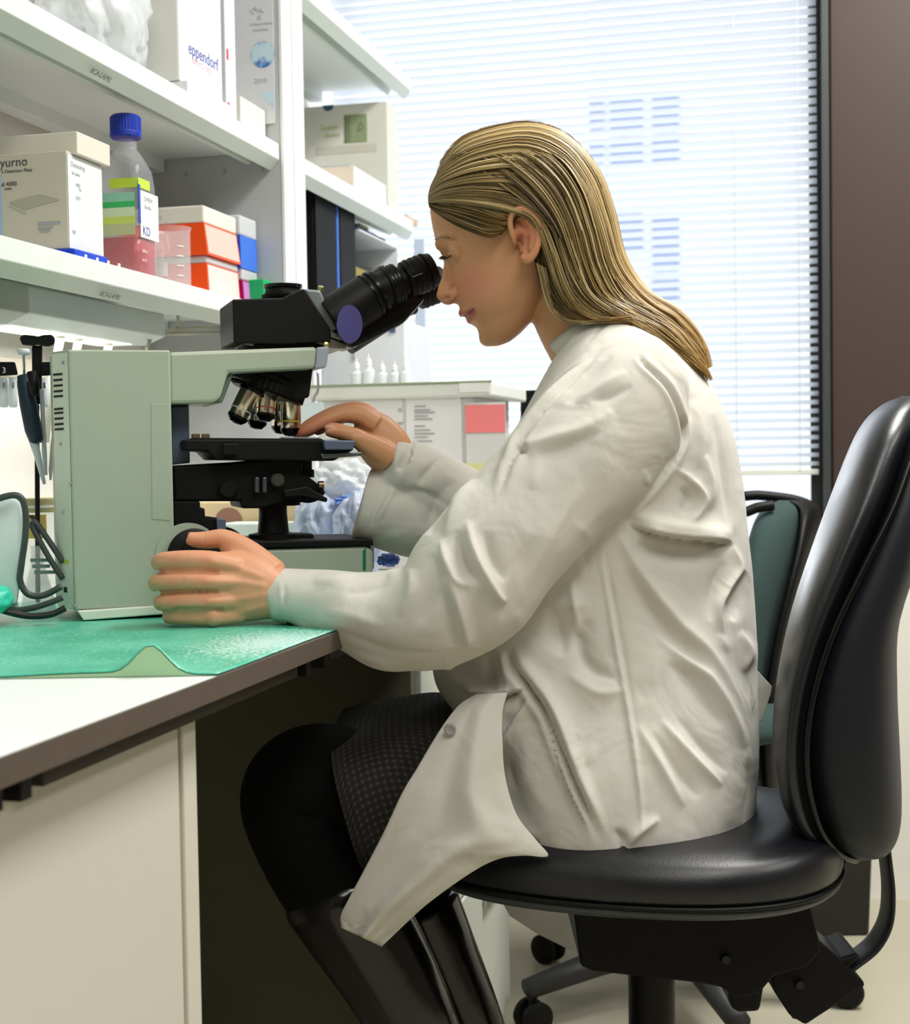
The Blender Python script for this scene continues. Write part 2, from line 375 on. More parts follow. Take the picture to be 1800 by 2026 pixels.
text('lettering', 'CALENDAR', .0055, pano(499, 63), (1, 0, 0), Z, text_grey, cal, .0001)
for k in range(5):
    p = pano(494 + 5 * k, 20 - 3 * (k % 3)); tube('sketch_line', [p, p + np.array([.007, 0, -.008 + .004 * (k % 2)])], .0006, text_grey, cal, 5)

# under-shelf lamp
lm = thing('under_shelf_lamp', 'long white lamp housing fixed beneath the lower shelf', 'lamp', (SX - .1, .5, Z1 - .05))
lx = SX - .075; ya = onX(55, 570, lx)[1]
prism('housing', [(0, 0), (0, -.034), (-.03, -.046), (-.10, -.046), (-.10, 0)], ya, YU - .30, lambda a, b, w: (lx + a, w, Z1 - .031 + b), mat('lamp_housing', (206, 216, 214), .4), lm, .002)
prism('end_cap', [(.001, .001), (.001, -.035), (-.03, -.047), (-.101, -.047), (-.101, .001)], ya - .09, ya - .0005, lambda a, b, w: (lx + a, w, Z1 - .031 + b), mat('lamp_end_cap', (178, 184, 172), .5), lm, .002)
box('diffuser', (lx - .09, ya + .02, Z1 - .0785), (lx - .035, YU - .34, Z1 - .0775), mat('lamp_diffuser', (255, 250, 240), .5, emit=.6), lm, 0)
la_ = area('under_shelf_lamp_light', (lx - .062, (ya + YU) / 2 - .15, Z1 - .082), (0, 0, 0), .05, YU - ya - .4, .5, (1.0, .98, .94)); la_.parent = lm; la_.matrix_parent_inverse = Matrix.Translation(-lm.location)
rail_ = thing('wall_rail', 'pale grey wall channel running below the shelf lamp', 'rail', (WX, .5, 1.09))
box('channel', (WX + .001, -.2, 1.072), (WX + .03, YU - .2, 1.10), mat('wall_channel', (168, 162, 148), .5), rail_, .002)
for y in (YU - .52, YU - .47, YU - .38):
    tube('bracket', [(SX - .12, y, 1.15), (SX - .15, y + .01, 1.05), (SX - .16, y + .01, .98)], .006, mat('bracket_enamel', (196, 196, 180), .5), rail_, 8)
fr = thing('wire_rack', 'thin beige wire rack hanging under the shelf behind the microscope head', 'rack', (SX - .1, YU - .3, 1.1))
wrm = mat('wire_enamel', (190, 192, 170), .4)
for pts in ([(352, 618), (352, 650)], [(352, 650), (455, 647)], [(300, 662), (455, 657)], [(352, 650), (300, 664)], [(300, 664), (290, 690)]):
    tube('wire', [onX(*p, SX - .09) for p in pts], .0028, wrm, fr, 8)

# ============================================================ THINGS ON THE SHELVES
def shelf_box(name, label, cat, pa, pb, ytop, z0, Xf, depth, m, group=None, bevel=.0012, dy=0, parent=None, zt=None, mats=None):
    A = onX(pa, ytop, Xf); B = onX(pb, ytop, Xf); zt = A[2] if zt is None else zt
    o = box(name, (Xf - depth, A[1], z0), (Xf, B[1] - .0005, zt), m, parent, bevel)
    if parent is None: tag(o, label, cat, group)
    return o, A[1], B[1], zt
cream = mat('cream_card', (214, 208, 188), .65, var=.02, vscale=10)
XF = SX - .012
# kit box with lid
kb = thing('kit_box', 'cream lidded laboratory kit carton standing left of the blue-capped bottle', 'box', (XF - .1, 1.5, Z1))
e = .0005
_, ka, kb2, kz = shelf_box('carton', '', '', 131, 200, 297, Z1 + .013, XF - .012, .19, mat('kit_card', (206, 201, 182), .6, var=.02), parent=kb)
_, la, lb2, lz = shelf_box('lid', '', '', 152, 217, 259, kz - .002, XF - .004, .205, mat('kit_lid', (222, 218, 203), .6, var=.02), parent=kb)
box('face_label', (XF - .0117, ka + .001, Z1 + .014), (XF - .0110, kb2 - .002, kz - .004), mat('kit_label', (226, 230, 232), .6), kb, 0)
fy = ka - .0006
def ktxt(s, size, px, py, m_=text_dark): text('lettering', s, size, onY(px, py, fy), (1, 0, 0), Z, m_, kb, .0001)
ktxt('yurno', .016, 0, 331, text_dark); ktxt("'s Detection Plate", .006, 2, 343); ktxt('al 4000', .0075, 2, 369); ktxt('cases', .005, 8, 376)
pl = [onY(*p, fy) for p in ((18, 400), (78, 385), (118, 396), (52, 414))]
mesh('plate_picture', pl, [(0, 1, 2, 3)], mat('print_plate', (180, 178, 158), .6), kb)
pl = [onY(*p, fy) for p in ((18, 402), (50, 417), (50, 424), (18, 409))]
mesh('plate_picture', pl, [(0, 1, 2, 3)], mat('print_plate2', (188, 186, 166), .6), kb)
for k, (px, py, wd_) in enumerate(((75, 440, 44), (75, 449, 30), (78, 456, 20))):
    A = onY(px, py, fy); B = onY(px + wd_, py + 1.5, fy); box('printed_line', (A[0], fy - .0001, B[2] - .001), (B[0], fy + .0003, A[2]), text_grey, kb, 0)
for k, (px, py, wd_) in enumerate(((140, 322, 38), (142, 338, 40), (150, 362, 22), (156, 372, 20), (150, 388, 20), (143, 455, 14))):
    A = onX(px, py, XF - .0108); B = onX(px + wd_, py, XF - .0108)
    text('lettering', ['Detecting', 'for plate', 'MSD', '96', 'QTY', 'REF'][k], .009 if k < 1 else .006, (XF - .0108, A[1], A[2] - .004), (0, 1, 0), Z, text_grey, kb, .0001)
bt = onX(110, 480, XF - .006)
tr = thing('blue_tray', 'bright blue flat tray under the cream kit carton', 'tray', (XF - .1, ka, Z1))
box('tray', (XF - .2, ka - .004, Z1 + .0002), (XF - .002, kb2 - .006, Z1 + .0125), mat('blue_plastic', (22, 66, 200), .3), tr, .002)
for k in range(4):
    yy = ka + .02 + k * .03; box('white_tab', (XF - .0018, yy, Z1 + .002), (XF - .001, yy + .006, Z1 + .008), paper_m, tr, 0)
o, *_ = shelf_box('slate_box', 'slate blue box edge at the left margin of the lower shelf', 'box', -70, 3, 318, Z1 + .0005, XF - .03, .1, mat('slate_card', (104, 128, 146), .5))

# blue capped bottle
bc = onX(252, 400, XF - .033); bc[2] = Z1; bw = .062
btl = thing('media_bottle', 'clear square bottle with a blue screw cap and red liquid', 'bottle', bc)
def bt_ring(h, w, r): return np.array([[bc[0] + x, bc[1] + y, Z1 + h] for x, y in rrect(w, w, r, 6)])
zt = onX(252, 231, bc[0])[2] - Z1; k_ = zt / .205
hs = [(0.001, .058, .01), (.004, .062, .012), (.115 * k_, .062, .012), (.135 * k_, .058, .014), (.155 * k_, .040, .0175), (.162 * k_, .029, .0144), (.180 * k_, .029, .0144)]
vs, fs = rings_mesh(np.array([bt_ring(*h) for h in hs]))
btm = clearmat('bottle_plastic', (226, 232, 238), .2, .08)
mesh('body', vs, fs, btm, btl, True)
vs, fs = rings_mesh(np.array([bt_ring(h, w, .01) for h, w in ((.003, .055), (.005, .058), (.052, .058), (.053, .056))]))
mesh('liquid', vs, fs, mat('red_medium', (204, 40, 40), .2, transl=.2, var=.03), btl, True)
capm = mat('cap_blue', (16, 52, 168), .35)
rg = []
for h, r in ((.176, .0195), (.178, .0215), (.183, .0215), (.184, .0205), (.202, .0205), (.205, .018)):
    rg.append([[bc[0] + (r + (.0006 if (j % 2 and .184 <= h <= .202) else 0)) * math.cos(2 * math.pi * j / 64), bc[1] + (r + (.0006 if (j % 2 and .184 <= h <= .202) else 0)) * math.sin(2 * math.pi * j / 64), Z1 + h * k_] for j in range(64)])
vs, fs = rings_mesh(np.array(rg)); mesh('cap', vs, fs, capm, btl)
xf = bc[0] + .0312; yf = bc[1] - .0312
box('label', (xf, bc[1] - .026, Z1 + .052), (xf + .0006, bc[1] + .029, Z1 + .115), mat('bottle_label', (238, 240, 242), .5), btl, 0)
box('blue_stripe', (xf - .0002, bc[1] - .031, Z1 + .070), (xf + .0008, bc[1] - .0255, Z1 + .122), mat('stripe_blue', (34, 84, 178), .5), btl, 0)
box('tape', (bc[0] - .01, yf - .0007, Z1 + .118), (bc[0] + .03, yf - .0001, Z1 + .131), mat('neon_tape', (196, 226, 70), .5), btl, 0)
box('tape', (xf + .0001, bc[1] - .031, Z1 + .118), (xf + .0007, bc[1] + .004, Z1 + .131), mat('neon_tape', (196, 226, 70), .5), btl, 0)
box('side_label', (bc[0] - .029, yf - .0006, Z1 + .055), (bc[0] + .026, yf - .0001, Z1 + .070), mat('label_olive', (196, 204, 160), .5), btl, 0)
for (za, zb, c3, nm) in ((.070, .080, (206, 228, 110), 'neon_a'), (.080, .092, (214, 236, 200), 'neon_b'), (.092, .100, (60, 196, 110), 'neon_c'), (.100, .112, (150, 214, 190), 'neon_d')):
    box('side_label', (bc[0] - .029, yf - .0006, Z1 + za), (bc[0] + .026, yf - .0001, Z1 + zb), mat(nm, c3, .5), btl, 0)
text('lettering', 'KD', .017, (xf + .0008, bc[1] - .021, Z1 + .056), (0, 1, 0), Z, text_blue, btl, .0001)
text('lettering', 'DMEM', .009, (xf + .0008, bc[1] - .014, Z1 + .102), (0, 1, 0), Z, text_grey, btl, .0001)
text('lettering', 'Sterile', .008, (xf + .0008, bc[1] - .014, Z1 + .092), (0, 1, 0), Z, text_grey, btl, .0001)
text('lettering', '500 ml', .006, (xf + .0008, bc[1] - .024, Z1 + .032), (0, 1, 0), Z, paper_m, btl, .0001)
text('lettering', 'lot 21', .006, (xf + .0008, bc[1] - .024, Z1 + .020), (0, 1, 0), Z, paper_m, btl, .0001)

# beaker
kc = onX(338, 500, XF - .026); kc[2] = Z1
bk = thing('glass_beaker', 'clear glass beaker with white graduations in front of the orange tip box', 'beaker', kc)
hb = onX(338, 452, kc[0])[2] - Z1
gls = clearmat('beaker_glass', (236, 240, 242), .20, .03)
lathe('body', [(.024, .0008), (.0275, .002), (.0285, .006), (.0285, hb - .005), (.031, hb), (.0302, hb + .0004), (.0275, hb - .005), (.0275, .006), (.024, .0035), (0, .0035)], kc, (0, 0, 1), gls, bk, 40)
def onbeaker(ang, h, r=.0288): return kc + np.array([r * math.cos(ang), r * math.sin(ang), h])
base_ang = math.radians(-70)
for k in range(4):
    aa = np.linspace(base_ang + .35, base_ang + .75, 5); h = .015 + k * .014
    tube('graduation', [onbeaker(a, h) for a in aa], .0009, paper_m, bk, 5)
aa = np.linspace(base_ang - .75, base_ang - .1, 8)
vs = [onbeaker(a, h) for h in (.014, .034) for a in aa]; mesh('marking_patch', vs, [(i, i + 1, i + 9, i + 8) for i in range(7)], paper_m, bk)
for h in (.038, .042, .046):
    tube('printed_line', [onbeaker(a, h) for a in aa[1:6]], .0007, paper_m, bk, 5)

# orange tip boxes (stack of two)
org = mat('orange_plastic', (250, 84, 20), .35); orgl = mat('orange_label', (246, 196, 184), .5)
A0 = onX(402, 500, XF - .03); 
def tipbox(name, label, pa, pb, ytop, z0, body_m, lid_m, lab_m, lidfrac, Xf, depth, flare=.004, group='tip boxes on the lower shelf', ztop=None):
    A = onX(pa, ytop, Xf); B = onX(pb, ytop, Xf); ya_, yb_ = A[1], min(B[1], YU - .006); zt = A[2] if ztop is None else ztop; zl = zt - (zt - z0) * lidfrac
    t = thing(name, label, 'box', (Xf - depth / 2, ya_, z0), group)
    rg = []
    for z_, f_ in ((z0, flare), (zl, 0.0)):
        rg.append([(Xf + f_, ya_ - f_ * .3, z_), (Xf + f_, yb_ + f_ * .3, z_), (Xf - depth, yb_ + f_ * .3, z_), (Xf - depth, ya_ - f_ * .3, z_)])
    vs, fs = rings_mesh(np.array(rg)); mesh('tray', vs, fs, body_m, t)
    box('lid', (Xf - depth, ya_, zl + .0003), (Xf + .0005, yb_, zt), lid_m, t, .003)
    if lab_m:
        zz0 = z0 + (zl - z0) * .06; zz1 = zl - .002; s0 = flare * (1 - .06) + .0006; s1 = .0006
        mesh('front_label', [(Xf + s0, ya_ + .003, zz0), (Xf + s0, yb_ - .003, zz0), (Xf + s1, yb_ - .003, zz1), (Xf + s1, ya_ + .003, zz1)], [(0, 1, 2, 3)], lab_m, t)
    return t, ya_, yb_, zt
Xo = XF - .028
zmid = onX(402, 503, Xo)[2]
lidw = mat('white_lid', (232, 228, 216), .5)
t1, oa, ob, oz = tipbox('pipette_tip_box', 'orange pipette tip box with a clear frosted front, lower of the orange pair', 408, 470, 503, Z1 + .0005, org, frost, mat('frosted_pink', (244, 214, 208), .35), .18, Xo, .14, .003, ztop=zmid)
t2, *_ = tipbox('pipette_tip_box', 'orange pipette tip box with a white lid, on top of the lower orange box', 402, 466, 405, zmid + .0005, org, lidw, orgl, .36, Xo, .14, .006)
text('lettering', 'REF GENECARE', .009, (Xo - .13, oa - .0075, onX(402, 422, Xo)[2] - .006), (1, 0, 0), Z, text_grey, t2, .0001)
Xb = XF - .03; magm = mat('magenta_plastic', (176, 12, 104), .35); blm = mat('tip_blue', (62, 118, 226), .35)
zb = onX(476, 530, Xb)[2]
t3, *_ = tipbox('pipette_tip_box', 'magenta pipette tip box under the blue one', 478, 520, 530, Z1 + .0005, magm, frost, mat('lilac_label', (190, 130, 196), .5), .30, Xb, .10, .003, ztop=zb)
t4, *_ = tipbox('pipette_tip_box', 'blue pipette tip box with a clear lid, stacked on the magenta box', 474, 541, 424, zb + .0005, blm, frost, None, .38, Xb, .11, .001)
box('tray_side', (Xb - .105, onX(474, 424, Xb)[1] - .0012, zb + .002), (Xb - .002, onX(474, 424, Xb)[1] - .0003, zb + .045), mat('deep_blue', (10, 60, 190), .35), t4, 0)
o, *_ = shelf_box('pink_box', 'small bright pink box right of the blue tip box', 'box', 540, 549, 512, Z1 + .045, XF - .05, .04, mat('pink_plastic', (224, 20, 140), .4))
o, *_ = shelf_box('foam_block', 'white foam block holding the small pink box beside the upright', 'box', 536, 550, 540, Z1 + .0005, XF - .045, .06, frost); o.data.transform(Matrix.Translation((0, 0, 0)))
for v in o.data.vertices:
    if v.co.z > Z1 + .02: v.co.z = Z1 + .0445
o, *_ = shelf_box('green_rack', 'small green tube rack behind the microscope head', 'rack', 521, 541, 552, Z1 + .0005, XF - .004, .03, mat('green_plastic', (10, 172, 96), .4))

# binders beyond the upright
bnd = mat('binder_black', (13, 13, 14), .6, spec=.2); bnw = mat('binder_white', (236, 240, 246), .5)
bing = 'binders on the far lower shelf'
def binder(label, pa, pb, ytop, m_, Xf=XF - .02):
    A = onX(pa, ytop, Xf); B = onX(pb, ytop, Xf)
    t = thing('ring_binder', label, 'binder', (Xf - .1, A[1], Z1), bing)
    box('cover', (Xf - .17, A[1], Z1 + .001), (Xf - .004, B[1] - .001, A[2]), m_, t, .002)
    box('spine', (Xf - .0035, A[1] + .001, Z1 + .001), (Xf, B[1] - .002, A[2] - .001), m_, t, .0015)
    lathe('finger_ring', [(0, 0), (.007, 0), (.007, .001), (.005, .0015), (0, .0015)], (Xf + .0001, (A[1] + B[1]) / 2, Z1 + .05), (1, 0, 0), steel, t, 16)
    return t, A, B
binder('black ring binder, left of the black pair', 623, 664, 374, bnd)
binder('slim binder with a blue spine between the black ones', 665.5, 670, 405, mat('spine_blue', (52, 110, 196), .5))
binder('black ring binder, right of the black pair', 671, 702, 380, bnd)
# letter organiser
Xg = XF - .02; A = onX(712, 455, Xg); B = onX(790, 455, Xg)
og = thing('letter_organiser', 'white two-tier desk organiser crammed with papers on the far lower shelf', 'organiser', (Xg - .1, A[1], Z1))
zt = A[2] + .0
yA, yB = onX(712, 500, Xg)[1], onX(818, 500, Xg)[1]
yB = min(yB, YE - .02)
for zz in (Z1 + .002, Z1 + .06, Z1 + .115, zt): box('shelf_board', (Xg - .16, yA, zz - .002), (Xg, yB, zz + .002), white_lam, og, .0005)
for yy in (yB,): box('side', (Xg - .16, yy, Z1), (Xg, yy + .004, zt + .002), white_lam, og, .0005)
box('back', (Xg - .163, yA, Z1), (Xg - .1605, yB, zt), white_lam, og, .0005)
for k, (z0_, h_, c3, nm, lab) in enumerate(((Z1 + .004, .02, (232, 190, 140), 'kraft', 'tan paper stack in the organiser, bottom tier'), (Z1 + .062, .02, (232, 226, 210), 'cream_paper', 'cream paper stack in the organiser, middle tier'),
    (Z1 + .117, .024, (150, 140, 66), 'olive_card', 'olive folder stack in the organiser, top tier'))):
    tag(box('paper_stack', (Xg - .14, yA + .004, z0_ + .001), (Xg - .01, yB - .02 - .05 * k, z0_ + h_), mat(nm, c3, .7), bevel=.001), lab, 'papers')
tag(box('black_folder', (Xg - .13, yA + .03, Z1 + .1425), (Xg - .02, yB - .05, Z1 + .155), black_m, bevel=.001), 'black folder on the olive folders in the organiser', 'folder')
tag(box('blue_book', (Xg - .13, yA + .01, zt + .0025), (Xg - .01, yA + .22, zt + .012), mat('navy_cover', (40, 50, 130), .5), bevel=.001), 'navy blue book lying on the white organiser', 'book')
tag(box('yellow_note_pad', (Xg - .10, yA + .10, zt + .0125), (Xg - .03, yA + .16, zt + .03), mat('pad_yellow', (206, 220, 140), .6), bevel=.001), 'pale yellow-green note pad on the navy book', 'note pad')

# upper shelf things
Xu = SX - .012
ep = thing('carton', 'tall white supply carton with blue lettering on the upper shelf', 'box', (Xu - .1, 1.9, Z2))
Xe = Xu - .004
A = onX(352, 100, Xe); B = onX(438, 100, Xe)
box('carton_body', (Xe - .19, A[1], Z2 + .02), (Xe, B[1] - .001, 2.02), mat('carton_white', (218, 218, 210), .55, var=.02), ep, .0015)
box('front_print', (Xe + .0001, A[1] + .001, Z2 + .021), (Xe + .0006, B[1] - .002, 2.018), mat('carton_front', (222, 226, 233), .5), ep, 0)
box('base_fold', (Xe - .17, A[1] + .004, Z2 + .0005), (Xe + .012, B[1] + .01, Z2 + .0195), mat('carton_base', (226, 230, 230), .5), ep, .0015)
q = onX(373, 104, Xe + .001); text('lettering', 'eppendorf', .0262, (Xe + .0008, q[1], q[2]), (0, 1, 0), Z, text_blue, ep, .0001)
q = onX(380, 125, Xe + .001); text('lettering', 'PIPETTE TIPS', .0125, (Xe + .0008, q[1], q[2]), (0, 1, 0), Z, mat('print_pink', (232, 196, 200), .6), ep, .0001)
c2_ = thing('carton', 'narrow white carton with small red marks right of the lettered carton', 'box', (Xe - .1, B[1], Z2))
A = onX(440, 100, Xe - .002); B = onX(466, 100, Xe - .002)
box('carton_body', (Xe - .15, A[1] + .012, Z2 + .0005), (Xe - .002, B[1], 1.83), mat('carton_front', (236, 240, 246), .5), c2_, .0015)
box('carton_body', (Xe - .15, A[1] + .012, 1.8305), (Xe - .008, B[1] - .008, 2.02), mat('carton_front', (236, 240, 246), .5), c2_, .0015)
for py in (100, 205):
    q = onX(444, py, Xe - .001); box('red_mark', (Xe - .0018, A[1] + .016, q[2] - .01), (Xe - .001, A[1] + .022, q[2] + .006), mat('print_red', (220, 80, 90), .6), c2_, 0)
A = onX(470, 150, Xe - .006); B = onX(552, 200, Xe - .006)
tag(box('low_carton', (Xe - .08, A[1] + .01, Z2 + .0005), (Xe - .006, YU - .006, onX(512, 212, Xe - .006)[2]), mat('card_ivory', (232, 230, 220), .6), bevel=.001), 'long low ivory carton in front of the calendar', 'box')
# crumpled bag at top left
def blob(name, c, r, m_, amp=.2, fr=9, sub=4, parent=None, seed=0, flat=None):
    bm = bmesh.new(); bmesh.ops.create_icosphere(bm, subdivisions=sub, radius=1); from mathutils import noise
    for v in bm.verts:
        d = v.co.normalized(); f = 1 + amp * (noise.noise(d * fr * .35 + Vector((seed, 0, 0))) + .5 * abs(noise.noise(d * fr + Vector((0, seed, 0)))))
        v.co = Vector((d.x * r[0] * f, d.y * r[1] * f, d.z * r[2] * f)) + Vector(c)
        if flat is not None: v.co.z = max(v.co.z, flat)
    me = bpy.data.meshes.new(name); bm.to_mesh(me); bm.free(); return link_mesh(name, me, m_, parent, None, True)
bagm = mat('film_plastic', (240, 244, 246), .25, transl=.4, var=.02)
q = onX(185, 40, Xu - .07)
tag(blob('plastic_bag', (q[0], q[1], Z2 + .10), (.06, .10, .11), bagm, .35, 7, 5, seed=2, flat=Z2 + .0008), 'crumpled clear plastic bag at the left of the upper shelf', 'bag')
# copy paper carton
Xc = Xu - .02; A = onX(765, 200, Xc); Ycn = A[1] 
pc = thing('carton', 'white copy paper carton with a green tree emblem near the window', 'box', (Xc - .1, A[1], Z2))
Yd = min(onX(788, 200, Xc)[1], YE - .005)
box('carton_body', (Xc - .22, Ycn, Z2 + .0005), (Xc, Yd, A[2]), mat('carton_paper', (222, 222, 212), .6), pc, .0015)
fy = Ycn - .0008
def fq(a, b): return onY(a, b, fy)
A1, B1 = fq(684, 228), fq(726, 280)
box('green_panel', (A1[0], fy - .0002, B1[2]), (B1[0], fy + .0006, A1[2]), mat('print_sage', (146, 160, 122), .6), pc, 0)
box('dark_panel', (A1[0] - .004, fy - .0002, B1[2]), (A1[0] + .010, fy + .0005, A1[2]), mat('print_sage_dark', (108, 122, 90), .6), pc, 0)
q = fq(706, 262); th_ = [(0, 0), (.004, .004), (.004, .012), (.009, .022), (.013, .012), (.011, .004), (.006, .004)]
tube('emblem_line', [q + np.array([a, -.0004, b]) for a, b in th_], .0007, text_dark, pc, 5)
text('lettering', 'Green', .016, fq(632, 258), (1, 0, 0), Z, mat('print_green', (178, 198, 120), .6), pc, .0001)
text('lettering', 'Quality', .012, fq(642, 272), (1, 0, 0), Z, mat('print_green', (178, 198, 120), .6), pc, .0001)
c = fq(649, 208)
mesh('globe_picture', [c] + [c + np.array([.013 * math.cos(a), 0, .013 * math.sin(a)]) for a in np.linspace(0, -math.pi, 17)], [(0, 1 + i, 2 + i) for i in range(16)], mat('print_navy', (64, 92, 128), .6), pc)
A1, B1 = fq(625, 292), fq(745, 299); box('printed_band', (A1[0], fy, B1[2]), (B1[0], fy + .0006, A1[2]), mat('print_sand', (206, 204, 190), .6), pc, 0)
Xk = Xu - .004; A = onX(700, 308, Xk); B = onX(763, 345, Xk)
kb_ = thing('open_box', 'open white card box with odds and ends in front of the copy paper carton', 'box', (Xk - .05, A[1], Z2))
zt = Z2 + .052
box('front', (Xk - .002, A[1], Z2 + .0005), (Xk, B[1], zt), paper_m, kb_, .0005)
box('back', (Xk - .10, A[1], Z2 + .0005), (Xk - .098, B[1], zt), paper_m, kb_, .0005)
box('side', (Xk - .098, A[1] - .0005, Z2 + .0005), (Xk - .002, A[1] + .002, zt), mat('beige_card', (232, 216, 198), .6), kb_, .0005)
box('side', (Xk - .098, B[1] - .002, Z2 + .0005), (Xk - .002, B[1], zt), paper_m, kb_, .0005)
box('bottom', (Xk - .098, A[1] + .002, Z2 + .0005), (Xk - .002, B[1] - .002, Z2 + .002), paper_m, kb_, 0)
tag(box('grey_booklet', (Xk - .09, A[1] + .01, zt - .02), (Xk - .01, B[1] - .03, zt + .006), mat('booklet_grey', (196, 206, 204), .5), bevel=.001), 'grey booklet lying in the open white box', 'booklet')
Yd2 = Yd + .001; A = onX(790, 400, Xu - .03)
tag(box('wooden_tray', (Xu - .18, Yd2, Z2 + .0005), (Xu + .0, Yd2 + .09, Z2 + .014), mat('pale_wood', (206, 176, 140), .6, var=.1), bevel=.001), 'flat pale wooden tray at the window end of the upper shelf', 'tray')
# pale blue sheet hanging below far end
A = onX(820, 470, XF + .0); 
Yp = YE - .06; a1, b1 = onY(818, 455, Yp), onY(842, 700, Yp)
tag(box('hanging_folder', (a1[0], Yp, b1[2]), (b1[0], Yp + .012, min(a1[2], Z2 - .05)), mat('pale_blue_card', (200, 216, 238), .6), bevel=.001), 'pale blue hanging folder at the end of the shelves', 'folder')
# white switch box below far shelf
q = onY(776, 640, WY - .1)
# ============================================================ THINGS ON THE BENCH
# big white bin with lid and papers
dB = 2.33
A = P(640, 780, dB); Bq = P(938, 780, dB); YB = A[1]
Yb = onZ(800, 1125, BZ)[1] if False else 2.25
pA, pB = onY(640, 765, Yb), onY(972, 752, Yb)
zt = (pA[2] + pB[2]) / 2
bin_ = thing('storage_bin', 'large translucent white bin with an overhanging lid and papers taped on', 'bin', (pA[0], Yb, BZ))
xe = onY(940, 900, Yb)[0]; xl = onY(625, 900, Yb)[0]
box('tub', (xl, Yb + .008, BZ + .0005), (xe, Yb + .27, zt - .02), mat('bin_plastic', (226, 228, 228), .4, transl=.2), bin_, .006)
box('lid', (xl - .01, Yb, zt - .024), (onY(972, 760, Yb)[0], Yb + .285, zt), mat('bin_lid', (222, 226, 218), .4), bin_, .004)
box('lid_seam', (xl - .011, Yb - .001, zt - .002), (onY(973, 760, Yb)[0], Yb + .001, zt + .0015), mat('lid_edge_green', (150, 168, 138), .5), bin_, .0005)
a1, b1 = onY(908, 757, Yb), onY(968, 775, Yb)
box('lid_label', (a1[0], Yb - .0006, b1[2]), (b1[0], Yb + .0005, a1[2]), paper_m, bin_, 0)
def sheet(name, label, cat, xa, ya_, xb, yb_, Yq, m_, th=.0006, group=None):
    a, b = onY(xa, ya_, Yq), onY(xb, yb_, Yq)
    return tag(box(name, (a[0], Yq - th, b[2]), (b[0], Yq, a[2]), m_, bevel=0), label, cat, group)
s1 = sheet('paper_sheet', 'white sheet of fine print taped on the bin, left one', 'paper', 705, 792, 800, 1010, Yb + .0075, mat('sheet_a', (226, 227, 226), .8))
s2 = sheet('paper_sheet', 'white printed sheet taped on the bin, middle one', 'paper', 803, 788, 916, 1030, Yb + .0073, mat('sheet_b', (230, 231, 232), .8))
s3 = sheet('paper_sheet', 'white sheet hanging under the pink note', 'paper', 921, 797, 1003, 1010, Yb + .0068, mat('sheet_c', (224, 226, 222), .8))
pn = sheet('sticky_note', 'pink sticky note on the papers beside the coat', 'note', 920, 802, 1000, 855, Yb + .0058, mat('note_pink', (252, 140, 142), .7))
yn = sheet('sticky_note', 'pale yellow note partly hidden by the sleeve', 'note', 901, 917, 965, 950, Yb + .0058, mat('note_yellow', (230, 228, 160), .7))
for par, x0, rows, wmax in ((s2, 818, [803, 810, 815, 822, 828, 842, 850, 857, 864, 872], 40), (s1, 785, [808, 812, 835, 838, 862], 12)):
    for k, yy in enumerate(rows):
        a, b = onY(x0, yy, Yb), onY(x0 + wmax * (.55 + .45 * ((k * 7) % 5) / 4), yy + 1.6, Yb)
        box('printed_line', (a[0], Yb + .0058, b[2]), (b[0], Yb + .0061, a[2]), text_grey, par, 0)
# bottles on the bin lid
for k, (px, h, r) in enumerate(((706, 58, 10), (730, 66, 10), (757, 52, 9), (781, 50, 9), (803, 54, 9))):
    q = onY(px, 756, Yb + .12); s = 1 / 1180.0
    t = thing('wash_bottle', ['small white bottle on the bin lid, leftmost of five', 'small white bottle on the bin lid with the tallest neck', 'small white bottle in the middle of the bin lid', 'small white bottle on the bin lid, second from right', 'small white bottle on the bin lid, rightmost of five'][k], 'bottle', (q[0], q[1], zt + .0005), 'bottles on the bin lid')
    R_ = r * 1.25 * s
    lathe('body', [(0, 0), (R_ * .95, 0), (R_, .002), (R_, h * s * .5), (R_ * .45, h * s * .62), (R_ * .4, h * s * .66)], (q[0], q[1], zt + .0005), (0, 0, 1), frost, t, 20)
    lathe('cap', [(0, 0), (R_ * .5, 0), (R_ * .42, h * s * .18), (R_ * .12, h * s * .24), (R_ * .1, h * s * .36), (0, h * s * .36)], (q[0], q[1], zt + .0007 + h * s * .66), (0, 0, 1), paper_m, t, 16)
# tall white carton behind (under the far shelf)
a1, b1 = onY(630, 640, Yb + .35), onY(800, 800, Yb + .35)
tw = thing('carton', 'overexposed white carton behind the bin, under the far shelf', 'box', (a1[0], Yb + .35, BZ))
box('carton_body', (a1[0], Yb + .36, BZ + .0005), (b1[0], Yb + .55, a1[2]), mat('carton_front', (236, 240, 246), .5), tw, .002)
a1, b1 = onY(770, 648, Yb + .359), onY(782, 658, Yb + .359); box('switch_mark', (a1[0], Yb + .357, b1[2]), (b1[0], Yb + .3595, a1[2]), mat('print_navy', (64, 92, 128), .6), tw, 0)
a1, b1 = onY(697, 682, Yb + .359), onY(702, 712, Yb + .359); box('printed_line', (a1[0], Yb + .357, b1[2]), (b1[0], Yb + .3595, a1[2]), text_grey, tw, 0)
# hook rod hanging left of the bin
q0 = onY(626, 725, Yb - .03)
tube_ = tube('wire_hook', [onY(*p, Yb - .03) for p in ((628, 735), (629, 755), (628, 775), (622, 785), (620, 797), (628, 803), (634, 795))], .0022, steel, None, 8, 28)
tag(tube_, 'thin steel wire hook hanging left of the white bin', 'hook')
tag(sheet('label_card', 'x', 'card', 600, 797, 640, 842, Yb - .05, mat('card_pale_blue', (206, 220, 226), .6), .002), 'pale blue label card behind the right objective lens', 'card')
